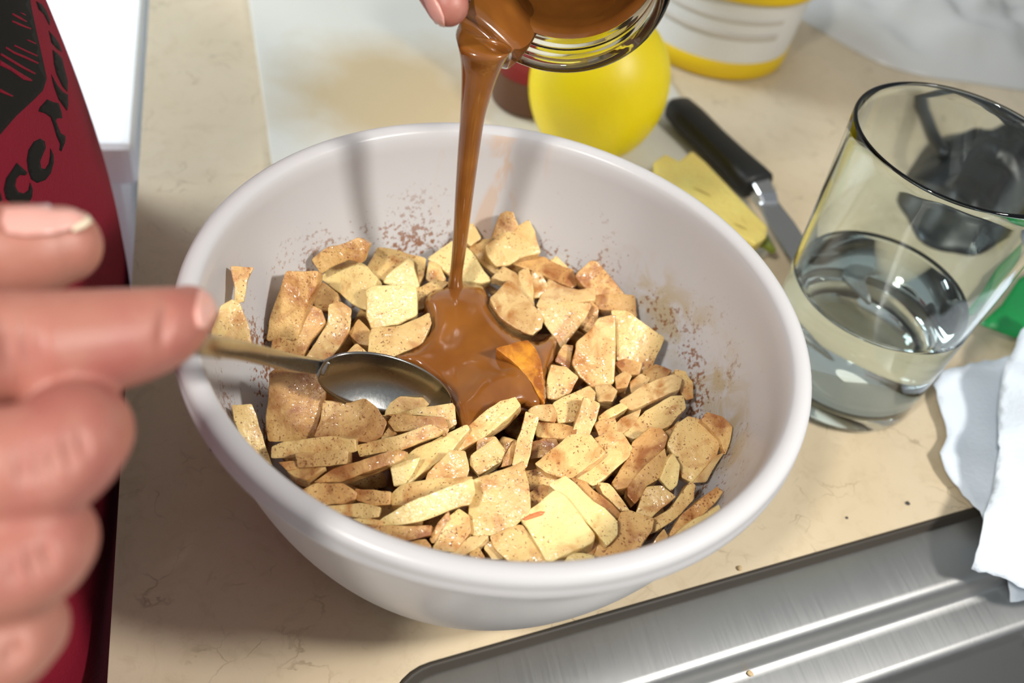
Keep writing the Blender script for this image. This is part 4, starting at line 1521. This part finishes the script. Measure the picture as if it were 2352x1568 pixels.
# legs down to the floor
for yy in (-0.02, 0.15):
    V, Fc = tube([(-0.25, yy, -0.5), (-0.255, yy, -0.7), (-0.26, yy, -0.86)], [0.085, 0.07, 0.055], 24)
    mesh_obj('trouser_leg', [np.array(v) - pl for v in V], Fc, M['black_handle'], PER)
    V, Fc = tube([(-0.28, yy, -0.868), (-0.2, yy, -0.868), (-0.13, yy, -0.872)], [0.034, 0.036, 0.027], 20)
    mesh_obj('shoe', [np.array(v) - pl for v in V], Fc, M['black_handle'], PER)

# ---- black print on the shirt
tr3 = bvh_of(shirt.data, pl)
q3 = 1111 / 340.0
S = lambda pts: [(x / q3, y / q3) for x, y in pts]
PANEL = S([(-60, -80), (215, -80), (235, 60), (280, 270), (325, 470), (350, 590), (320, 680), (240, 760), (120, 870), (0, 1010), (-60, 1070)])
decal('printed_picture', PANEL, tr3, M['print'], shirt, pl, 0.0003, 10, 0.0002)
for ln in ([(95, 98), (150, 125), (205, 160), (195, 166), (140, 140), (92, 110)], [(92, 152), (160, 180), (235, 212), (228, 222), (150, 194), (90, 164)],
           [(45, 350), (110, 388), (200, 425), (292, 470), (285, 482), (190, 440), (100, 402), (42, 362)], [(110, 335), (200, 378), (285, 415), (280, 426), (195, 390), (106, 346)],
           [(8, 398), (90, 445), (180, 500), (268, 548), (262, 560), (170, 515), (80, 462), (6, 415)], [(0, 450), (80, 500), (160, 550), (245, 600), (235, 612), (180, 600), (80, 530), (0, 490)],
           [(0, 665), (45, 690), (100, 718), (92, 726), (40, 708), (0, 690)], [(205, 295), (240, 308), (272, 325), (266, 332), (235, 318), (203, 303)], [(150, 92), (175, 100), (195, 112), (190, 117), (170, 108)]):
    decal('picture_line', S(ln), tr3, M['red_cloth'], shirt, pl, 0.0007, 5, 0.0002)
LET = [
    # c
    [(125, 1222), (165, 1258), (205, 1295), (190, 1316), (150, 1312), (122, 1340), (112, 1395), (135, 1440), (180, 1452), (215, 1425), (226, 1370), (244, 1420), (240, 1475), (215, 1520), (160, 1535), (90, 1530), (45, 1490), (30, 1420), (48, 1335), (88, 1280)],
    # e, upper and lower strokes round the eye
    [(300, 1040), (335, 1060), (342, 1110), (320, 1160), (300, 1210), (308, 1262), (340, 1268), (368, 1225), (378, 1165), (378, 1115), (400, 1160), (402, 1220), (380, 1300), (340, 1350), (280, 1372), (235, 1345), (212, 1280), (250, 1190),
     (278, 1186), (290, 1150), (276, 1130), (258, 1150), (252, 1190), (212, 1280), (202, 1200), (215, 1125), (255, 1062)],
    # capital letter: head, stem and foot
    [(355, 745), (395, 765), (440, 775), (462, 850), (465, 888), (430, 885), (418, 905), (432, 945), (455, 1000), (490, 1020), (488, 1065), (460, 1135), (446, 1125), (452, 1080), (425, 1020), (405, 950), (380, 880), (340, 850), (290, 835), (300, 805)],
    # next letter strokes up the edge
    [(385, 560), (430, 640), (470, 690), (508, 710), (512, 790), (502, 830), (480, 800), (440, 745), (405, 650)],
    [(395, 375), (430, 400), (465, 440), (485, 520), (508, 610), (505, 690), (470, 650), (425, 560), (405, 480)],
    [(270, 10), (310, 30), (345, 80), (375, 150), (370, 190), (330, 110), (290, 70)],
    [(365, 230), (410, 280), (445, 330), (465, 390), (430, 370), (385, 320)],
    [(-30, 1430), (0, 1440), (15, 1500), (0, 1515), (-30, 1500)],
]
for L in LET:
    decal('printed_letter', S(L), tr3, M['print'], shirt, pl, 0.0003, 6, 0.0002)
tag(PER, 'person in a crimson top with black print, stirring with a spoon and pouring caramel', 'person')

# ------------------------------------------------------------------ drinking glass with water
GX, GY = 0.192, 0.046
gl = empty('drinking_glass', (GX, GY, 0.0))
GH, RB_, RT_ = 0.136, 0.038, 0.045
rg = lambda z: RB_ + (RT_ - RB_) * z / GH
po = [(0.0, 0.0012), (0.028, 0.0012), (0.031, 0.0), (0.034, 0.0), (0.0368, 0.0016), (rg(0.005), 0.005)] + [(rg(z), z) for z in np.linspace(0.01, GH - 0.0015, 24)]
po += [(RT_ - 0.0003, GH - 0.0004), (RT_ - 0.001, GH), (RT_ - 0.0017, GH - 0.0004), (RT_ - 0.002, GH - 0.0016)]
po += [(rg(z) - 0.0021, z) for z in np.linspace(GH - 0.006, 0.014, 24)] + [(0.034, 0.0098), (0.030, 0.0085), (0.0, 0.008)]
V, Fc = lathe(po, 128)
tb = mesh_obj('tumbler', V, Fc, M['glass'], gl)
WZ = 0.060
wp = [(0.0, 0.0082), (0.0299, 0.0087), (0.0339, 0.0100)] + [(rg(z) - 0.00205, z) for z in np.linspace(0.0142, WZ, 16)] + [(rg(WZ) - 0.0035, WZ - 0.0007), (rg(WZ) - 0.006, WZ - 0.001), (0.0, WZ - 0.001)]
V, Fc = lathe(wp, 128)
wt = mesh_obj('water', V, Fc, M['water'], gl)
for o in (tb, wt):
    bmx = bmesh.new()
    bmx.from_mesh(o.data)
    bmesh.ops.remove_doubles(bmx, verts=bmx.verts, dist=1e-6)
    bmesh.ops.recalc_face_normals(bmx, faces=bmx.faces)
    bmx.to_mesh(o.data)
    bmx.free()
tag(gl, 'clear glass tumbler half full of water beside the bowl', 'glass')

# ------------------------------------------------------------------ cutting board
b0, b1 = at(570, 0), at(620, 355)
bdir = (b1 - b0) / np.linalg.norm(b1 - b0)
bperp = np.array([-bdir[1], bdir[0], 0])
if bperp[0] < 0:
    bperp = -bperp
bl = b0 - bdir * 0.12
BT, BW = 0.006, 0.262
BL = 0.395
nn8 = 6


def rrect(w_, l_, r_, n=6):
    out = []
    for cx, cy, a0 in ((w_ - r_, l_ - r_, 0), (r_, l_ - r_, 90), (r_, r_, 180), (w_ - r_, r_, 270)):
        for k in range(n + 1):
            a = math.radians(a0 + 90 * k / n)
            out.append((cx + r_ * math.cos(a), cy + r_ * math.sin(a)))
    return out


rings = []
for ins, z in ((0.0012, 0.0003), (0, 0.0015), (0, BT - 0.0015), (0.0005, BT - 0.0004), (0.0015, BT)):
    rings.append([bl + bperp * (ins + u * (1 - 2 * ins / BW)) + bdir * (ins + v * (1 - 2 * ins / BL)) + np.array([0, 0, z]) for u, v in rrect(BW, BL, 0.012)])
V, Fc = [], []
for r in rings:
    V += r
n_ = len(rings[0])
for i in range(len(rings) - 1):
    for k in range(n_):
        Fc.append((i * n_ + k, i * n_ + (k + 1) % n_, (i + 1) * n_ + (k + 1) % n_, (i + 1) * n_ + k))
Fc += [tuple(range(n_)), tuple((len(rings) - 1) * n_ + k for k in range(n_))]
bc = sum(rings[0]) / n_
cb = fix_normals(mesh_obj('cutting_board', V, Fc, M['board'], loc=bc))
cb.modifiers.new('edges', 'EDGE_SPLIT').split_angle = math.radians(40)
tag(cb, 'thin white plastic cutting board lying behind the bowl', 'cutting board')
# juice stain on the board: a thin wet film of its own outline
mtb, ntb, bb = new_mat('board_with_stain')
tcb = nd(ntb, 'ShaderNodeTexCoord')
sxb = nd(ntb, 'ShaderNodeSeparateXYZ')
ntb.links.new(tcb.outputs['Object'], sxb.inputs[0])
stc = at(900, 215, BT) - bc
dxs = math_(ntb, 'SUBTRACT', sxb.outputs[0], float(stc[0]))
dys = math_(ntb, 'SUBTRACT', sxb.outputs[1], float(stc[1]))
dq = math_(ntb, 'SQRT', math_(ntb, 'ADD', math_(ntb, 'MULTIPLY', math_(ntb, 'MULTIPLY', dxs, dxs), 0.8), math_(ntb, 'MULTIPLY', math_(ntb, 'MULTIPLY', dys, dys), 0.9)))
nb_ = noise_tex(ntb, tcb.outputs['Object'], 26, 4, 0.6, 0.4)
stain = ramp(ntb, math_(ntb, 'ADD', dq, math_(ntb, 'MULTIPLY', nb_, 0.05)), [(0.055, (0.75, 0.75, 0.75)), (0.105, (0, 0, 0))]).outputs[0]
cc = mixc(ntb, stain, srgb(208, 205, 192), srgb(180, 152, 98))
ntb.links.new(cc, bb.inputs['Base Color'])
bb.inputs['Roughness'].default_value = 0.42
cb.data.materials[0] = mtb

# ------------------------------------------------------------------ knife on the board edge
kn0, kn1, kn2 = at(1548, 240, 0.016), at(1742, 428, 0.016), at(1905, 690, 0.010)
knife = empty('kitchen_knife', kn1)
kl = np.array(knife.location)
kd = (kn1 - kn0)
kL = np.linalg.norm(kd)
kd /= kL
kp = np.cross([0, 0, 1.0], kd)
V, Fc = [], []
hs_ = [(0.0, 0.0062, 0.0048), (0.05, 0.0092, 0.0072), (0.2, 0.0102, 0.0078), (0.45, 0.0096, 0.0074), (0.7, 0.0100, 0.0076), (0.9, 0.0112, 0.0080), (0.98, 0.0110, 0.0080), (1.0, 0.0098, 0.0070)]
for s, a, b in hs_:
    for k in range(20):
        t = 2 * math.pi * k / 20
        e = 0.7
        V.append(kn0 + kd * (s * kL) + kp * a * math.copysign(abs(math.cos(t)) ** e, math.cos(t)) + np.array([0, 0, 1]) * b * math.copysign(abs(math.sin(t)) ** e, math.sin(t)) - kl)
for i in range(len(hs_) - 1):
    for k in range(20):
        Fc.append((i * 20 + k, i * 20 + (k + 1) % 20, (i + 1) * 20 + (k + 1) % 20, (i + 1) * 20 + k))
Fc += [tuple(range(20)), tuple((len(hs_) - 1) * 20 + k for k in range(20))]
fix_normals(mesh_obj('handle', V, Fc, M['black_handle'], knife))
kb = (kn2 - kn1)
kBL = np.linalg.norm(kb)
kb /= kBL
kq = np.cross([0, 0, 1.0], kb)
# bolster
V = []
for s, a, b in ((-0.002, 0.0062, 0.0048), (0.010, 0.0058, 0.0040), (0.016, 0.0050, 0.0022)):
    for su, sv in ((-1, -1), (1, -1), (1, 1), (-1, 1)):
        V.append(kn1 + kb * s + kq * a * su + np.array([0, 0, b * sv]) - kl)
Fc = [(0, 1, 2, 3), (8, 9, 10, 11)] + [(i * 4 + k, i * 4 + (k + 1) % 4, i * 4 + 4 + (k + 1) % 4, i * 4 + 4 + k) for i in range(2) for k in range(4)]
bo = fix_normals(mesh_obj('bolster', V, Fc, M['knife_steel'], knife, smooth=False))
bo.modifiers.new('bevel', 'BEVEL').width = 0.0008
V = []
for s, a in ((0.014, 0.0065), (0.03, 0.0085), (0.07, 0.0082), (0.095, 0.006), (0.112, 0.0012)):
    for du, dz in ((-a, 0.0011), (-a, -0.0011), (a, 0.0)):
        V.append(kn1 + kb * s + kq * du + np.array([0, 0, dz]) - kl)
Fc = [(0, 1, 2), (12, 13, 14)] + [(i * 3 + k, i * 3 + (k + 1) % 3, i * 3 + 3 + (k + 1) % 3, i * 3 + 3 + k) for i in range(4) for k in range(3)]
fix_normals(mesh_obj('blade', V, Fc, M['knife_steel'], knife, smooth=False))
tag(knife, 'kitchen knife with black handle lying along the cutting board edge', 'knife')

# ------------------------------------------------------------------ apple core slab beside the knife
cpx = [(1500, 372), (1528, 352), (1560, 368), (1590, 344), (1622, 372), (1765, 520), (1762, 545), (1738, 562), (1660, 520), (1560, 430), (1505, 395)]
cz = 0.026
topc = [at(x, y, cz) for x, y in cpx]
c0 = sum(topc) / len(topc)
core = empty('apple_core', (c0[0], c0[1], BT))
co_l = np.array(core.location)
bm = bmesh.new()
tv = [bm.verts.new(Vector(q - co_l)) for q in topc]
bv = [bm.verts.new(Vector((c0 + (q - c0) * 0.9) * np.array([1, 1, 0]) + np.array([0, 0, BT + 0.0005]) - co_l)) for q in topc]
bm.faces.new(tv)
bm.faces.new(bv[::-1])
for i in range(len(tv)):
    j = (i + 1) % len(tv)
    bm.faces.new((tv[j], tv[i], bv[i], bv[j]))
bmesh.ops.recalc_face_normals(bm, faces=bm.faces)
bmesh.ops.bevel(bm, geom=[e for e in bm.edges if e.calc_face_angle(0) > 0.5], offset=0.0016, segments=2, affect='EDGES', profile=0.6)
me = bpy.data.meshes.new('flesh')
bm.to_mesh(me)
bm.free()
me.materials.append(M['core'])
fo = bpy.data.objects.new('flesh', me)
COL.objects.link(fo)
fo.parent = core
for hx, hy, rr in ((1612, 440, 0.0034), (1700, 520, 0.0025)):
    h = at(hx, hy, cz + 0.0002)
    V, Fc = lathe([(0, 0.0004), (rr * 0.7, 0.0003), (rr, 0.0)], 16)
    ob = mesh_obj('seed_pocket', [(v[0] * 1.6 * 0.7 + h[0] - co_l[0] - v[1] * 0.5, v[1] * 0.7 + v[0] * -0.9 + h[1] - co_l[1], v[2] + h[2] - co_l[2]) for v in V], Fc, simple('seed_pocket_flesh', srgb(170, 140, 60), 0.6), core)
e0 = at(1757, 556, 0.016)
V, Fc = tube([e0 - co_l + np.array([-0.003, 0.004, -0.004]), e0 - co_l, e0 - co_l + np.array([0.004, -0.003, -0.003])], [0.0025, 0.0035, 0.002], 12)
mesh_obj('peel', V, Fc, simple('green_apple_peel', srgb(120, 130, 40), 0.4), core)
tag(core, 'leftover yellow apple core slab lying on the board beside the knife', 'apple core')

# ------------------------------------------------------------------ lemon-shaped juice bottle
LX, LY = 0.116, 0.236
lem = empty('lemon_juice_bottle', (LX, LY, BT))
lp = [(0.0, 0.0), (0.02, 0.0), (0.026, 0.002), (0.0325, 0.010), (0.0375, 0.022), (0.0395, 0.034), (0.0388, 0.046), (0.0352, 0.058), (0.0285, 0.068), (0.021, 0.075), (0.0145, 0.080), (0.0118, 0.084), (0.0112, 0.090), (0.0, 0.090)]
lpz = spline([np.array(q) for q in lp[1:-1]], 4)
V, Fc = lathe([(0.0, 0.0)] + [tuple(q) for q in lpz] + [(0.0, 0.090)], 72)
mesh_obj('bottle_body', V, Fc, M['lemon'], lem)
V, Fc = lathe([(0.0, 0.0895), (0.0135, 0.0895), (0.0145, 0.0905), (0.0145, 0.094), (0.0135, 0.095), (0.011, 0.0955), (0.0105, 0.107), (0.0095, 0.1085), (0.0, 0.1085)], 40)
mesh_obj('cap', V, Fc, M['green'], lem)
tag(lem, 'yellow lemon-shaped squeeze bottle with green cap behind the bowl', 'bottle')

# ------------------------------------------------------------------ spice jar
spi = empty('spice_jar', (0.0885, 0.2745, BT))
rs = 0.0225
V, Fc = lathe([(0.0, 0.0), (rs - 0.003, 0.0), (rs - 0.0008, 0.0015), (rs, 0.004), (rs, 0.07), (rs - 0.002, 0.074), (0.0, 0.0745)], 56)
mesh_obj('jar_body', V, Fc, M['spice_brown'], spi)
V, Fc = lathe([(rs + 0.0001, 0.0235), (rs + 0.0007, 0.0236), (rs + 0.0007, 0.0655), (rs + 0.0001, 0.0656)], 56)
mesh_obj('label_band', V, Fc, M['spice_red'], spi)
V, Fc = lathe([(rs + 0.0009, 0.030), (rs + 0.0011, 0.0302), (rs + 0.0011, 0.046), (rs + 0.0009, 0.0462)], 14, math.radians(-75), math.radians(-25))
mesh_obj('label_patch', V, Fc, simple('tan_label_print', srgb(196, 128, 84), 0.5), spi)
V, Fc = lathe([(0.0, 0.075), (rs, 0.0745), (rs + 0.001, 0.076), (rs + 0.001, 0.09), (rs - 0.001, 0.092), (0.0, 0.0925)], 56)
mesh_obj('lid', V, Fc, M['spice_red'], spi)
tag(spi, 'small brown spice jar with red label behind the lemon-shaped bottle', 'jar')

# ------------------------------------------------------------------ white and yellow tub
tub = empty('plastic_tub', (0.246, 0.366, 0.0))
rt_ = lambda z: 0.0545 + 0.075 * z
V, Fc = lathe([(0.0, 0.0), (0.052, 0.0), (0.0540, 0.0012)] + [(rt_(z), z) for z in np.linspace(0.003, 0.066, 10)] + [(0.0, 0.0665)], 80)
mesh_obj('tub_body', V, Fc, M['tub_white'], tub)
V, Fc = lathe([(rt_(0.0015) + 0.0002, 0.0012), (rt_(0.0015) + 0.0008, 0.0018), (rt_(0.014) + 0.0008, 0.0138), (rt_(0.014) + 0.0002, 0.0142)], 80)
mesh_obj('yellow_band', V, Fc, M['tub_yellow'], tub)
for z0, z1 in ((0.031, 0.036), (0.043, 0.046)):
    V, Fc = lathe([(rt_(z0) + 0.0002, z0), (rt_(z0) + 0.0006, z0 + 0.0003), (rt_(z1) + 0.0006, z1 - 0.0003), (rt_(z1) + 0.0002, z1)], 30, math.radians(200), math.radians(290))
    mesh_obj('print_line', V, Fc, M['tub_print'], tub)
V, Fc = lathe([(rt_(0.056) + 0.0005, 0.0585), (rt_(0.06) + 0.003, 0.0585), (rt_(0.06) + 0.0036, 0.060), (rt_(0.06) + 0.0036, 0.068), (rt_(0.06) + 0.002, 0.0705), (0.05, 0.071), (0.048, 0.0695), (0.0, 0.0695)], 80)
mesh_obj('lid', V, Fc, M['tub_yellow'], tub)
tag(tub, 'round white plastic tub with yellow base band and yellow lid', 'tub')


# ------------------------------------------------------------------ sheets: paper towel, plastic film
def sheet(name, poly, g, mat, step=22, thick=0.0004, parent=None, loc=None):
    pts, fs = fill_outline(poly, step)
    V = [on_surface(x, y, g) for x, y in pts]
    c = sum(V) / len(V)
    if loc is None:
        loc = c
    o = mesh_obj(name, V, fs, mat, parent, loc=loc)
    s = o.modifiers.new('thickness', 'SOLIDIFY')
    s.thickness = thick
    s.offset = 0
    return o


def sink_d(x, y):
    q = np.array([x, y, 0]) - SORG
    return q @ E2           # > 0 behind the cut-out edge


def ragged(poly, amp, seed):
    r = random.Random(seed)
    out = []
    for i in range(len(poly)):
        a = np.array(poly[i], float)
        b = np.array(poly[(i + 1) % len(poly)], float)
        n = max(1, int(np.linalg.norm(b - a) / 16))
        for k in range(n):
            out.append(tuple(a + (b - a) * k / n + np.array([r.uniform(-amp, amp), r.uniform(-amp, amp)])))
    return out


def g_low(x, y):
    return 0.004 + 0.006 * (0.5 + noise.noise(Vector((x * 40, y * 40, 1.7)))) + 0.010 * max(0, x - 0.235) * 10 * 0.2 - 0.5 * max(0, -sink_d(x, y) - 0.004)


def g_top(x, y):
    d = sink_d(x, y)
    f = 0.020 + 0.006 * math.sin((x * 0.8 + y * 0.5) * 150) * 0.35 + 0.004 * noise.noise(Vector((x * 55, y * 55, 4.1)))
    return f - 0.55 * max(0, -d - 0.012) + 0.15 * max(0, x - 0.24)


def g_hang(x, y):
    d = sink_d(x, y)
    return 0.006 + 0.004 * noise.noise(Vector((x * 60, y * 60, 9.1))) - 0.6 * max(0, -d - 0.004)


tw1 = sheet('paper_towel', ragged([(2165, 850), (2260, 830), (2420, 800), (2480, 1000), (2460, 1260), (2330, 1290), (2250, 1175), (2225, 1150), (2170, 1080), (2162, 1040), (2178, 1000), (2160, 930), (2145, 880)], 3, 1), g_low, M['paper'], 18)
tag(tw1, 'white kitchen paper sheet lying flat on the worktop beside the glass', 'paper towel')
tw2 = sheet('paper_towel', ragged([(2400, 700), (2345, 760), (2305, 850), (2290, 950), (2294, 1030), (2282, 1110), (2262, 1180), (2246, 1250), (2232, 1308), (2280, 1320), (2340, 1345), (2420, 1380), (2560, 1350), (2560, 800)], 3, 2), g_top, M['paper'], 18)
tag(tw2, 'white torn kitchen paper sheet folded over the sink edge on top of another', 'paper towel')
tw3 = sheet('paper_towel', ragged([(2315, 1325), (2322, 1380), (2335, 1450), (2380, 1480), (2460, 1480), (2480, 1360), (2400, 1330)], 2, 3), g_hang, M['paper'], 18)
tag(tw3, 'small end of white kitchen paper hanging down into the sink', 'paper towel')

# green printed wrapper under the top sheet
gw = sheet('green_wrapper', [(2250, 745), (2300, 700), (2340, 640), (2420, 600), (2480, 700), (2420, 770), (2330, 775)], lambda x, y: 0.010 + 0.004 * noise.noise(Vector((x * 50, y * 50, 2))), M['green'], 20, 0.0005)
tag(gw, 'green printed wrapper lying behind the paper towel', 'wrapper')


# black and blue-grey bag behind the glass, milky bag beyond it
def mound(name, cx, cy, rx, ry, rot, h, mat, seed, wr=0.35):
    V, Fc = [], []
    nr, na = 22, 64
    for i in range(nr + 1):
        s = i / nr
        for k in range(na):
            a = 2 * math.pi * k / na
            edge = 1 + 0.18 * noise.noise(Vector((math.cos(a) * 1.7, math.sin(a) * 1.7, seed)))
            x, y = rx * s * edge * math.cos(a), ry * s * edge * math.sin(a)
            zz = h * (1 - s ** 2.2) * (1 + wr * noise.noise(Vector((x * 45, y * 45, seed + 3)))) + h * 0.35 * (1 - s) * abs(noise.noise(Vector((x * 80, y * 80, seed + 7))))
            X = cx + x * math.cos(rot) - y * math.sin(rot)
            Y = cy + x * math.sin(rot) + y * math.cos(rot)
            V.append((X, Y, max(0.0008, zz)))
    for i in range(nr):
        for k in range(na):
            k2 = (k + 1) % na
            Fc.append((i * na + k, i * na + k2, (i + 1) * na + k2, (i + 1) * na + k))
    # flat underside
    b = len(V)
    for k in range(na):
        v = V[nr * na + k]
        V.append((v[0], v[1], 0.0003))
    for k in range(na):
        k2 = (k + 1) % na
        Fc.append((nr * na + k, nr * na + k2, b + k2, b + k))
    Fc.append(tuple(b + k for k in range(na)))
    o = mesh_obj(name, V, Fc, mat, loc=(cx, cy, 0))
    bmx = bmesh.new()
    bmx.from_mesh(o.data)
    bmesh.ops.remove_doubles(bmx, verts=bmx.verts, dist=1e-6)
    bmesh.ops.recalc_face_normals(bmx, faces=bmx.faces)
    bmx.to_mesh(o.data)
    bmx.free()
    return o


pb = at(2175, 400)
bbg = mound('black_bag', 0.362, 0.185, 0.075, 0.046, 0.75, 0.034, M['black_bag'], 1.3)
strap = spline([at(2098, 226, 0.004), at(2118, 262, 0.012), at(2140, 310, 0.022), at(2165, 350, 0.026)], 6)
V, Fc = tube([q - np.array(bbg.location) for q in strap], [0.0042] * len(strap), 14)
mesh_obj('carry_loop', V, Fc, M['black_bag'], bbg)
tag(bbg, 'crumpled black plastic bag lying behind the drinking glass', 'bag')
tag(mound('blue_grey_bag', 0.43, 0.125, 0.055, 0.045, 0.6, 0.030, M['grey_bag'], 5.1), 'crumpled blue-grey plastic bag beside the black bag behind the glass', 'bag')
tag(mound('clear_bag', 0.46, 0.40, 0.14, 0.085, -0.35, 0.035, M['film'], 8.2, 0.6), 'milky translucent plastic bag lying beyond the drinking glass and the tub', 'bag')

# ------------------------------------------------------------------ crumbs on worktop and sink rim
for x, y, z, r, mt, lab in ((1698, 1306, 0.0, 0.0011, 'crumb', 'tiny pale crumb on the worktop at the sink edge'), (1630, 1343, -0.003, 0.0008, 'crumb', 'tiny tan crumb on the dark sink edge seal'),
                            (2084, 1157, 0.0, 0.0010, 'seed', 'tiny dark speck on the worktop near the paper towel'), (1945, 1190, 0.0, 0.0006, 'seed', 'minute dark speck on the worktop between bowl and glass'),
                            (1722, 1548, -0.0146, 0.0012, 'crumb', 'tiny tan crumb on the lower sink ledge'), (487, 1033, 0.0, 0.0009, 'seed', 'tiny dark speck on the worktop in the shadow of the bowl')):
    q = at(x, y, z)
    bm = bmesh.new()
    bmesh.ops.create_icosphere(bm, subdivisions=2, radius=r)
    for v in bm.verts:
        v.co *= 1 + 0.35 * noise.noise(v.co * 900 + Vector((x, y, 0)))
        v.co.z *= 0.7
    me = bpy.data.meshes.new('crumb')
    bm.to_mesh(me)
    bm.free()
    me.materials.append(M[mt])
    o = bpy.data.objects.new('crumb', me)
    o.location = (q[0], q[1], z + r * 0.6)
    COL.objects.link(o)
    tag(o, lab, 'crumb')
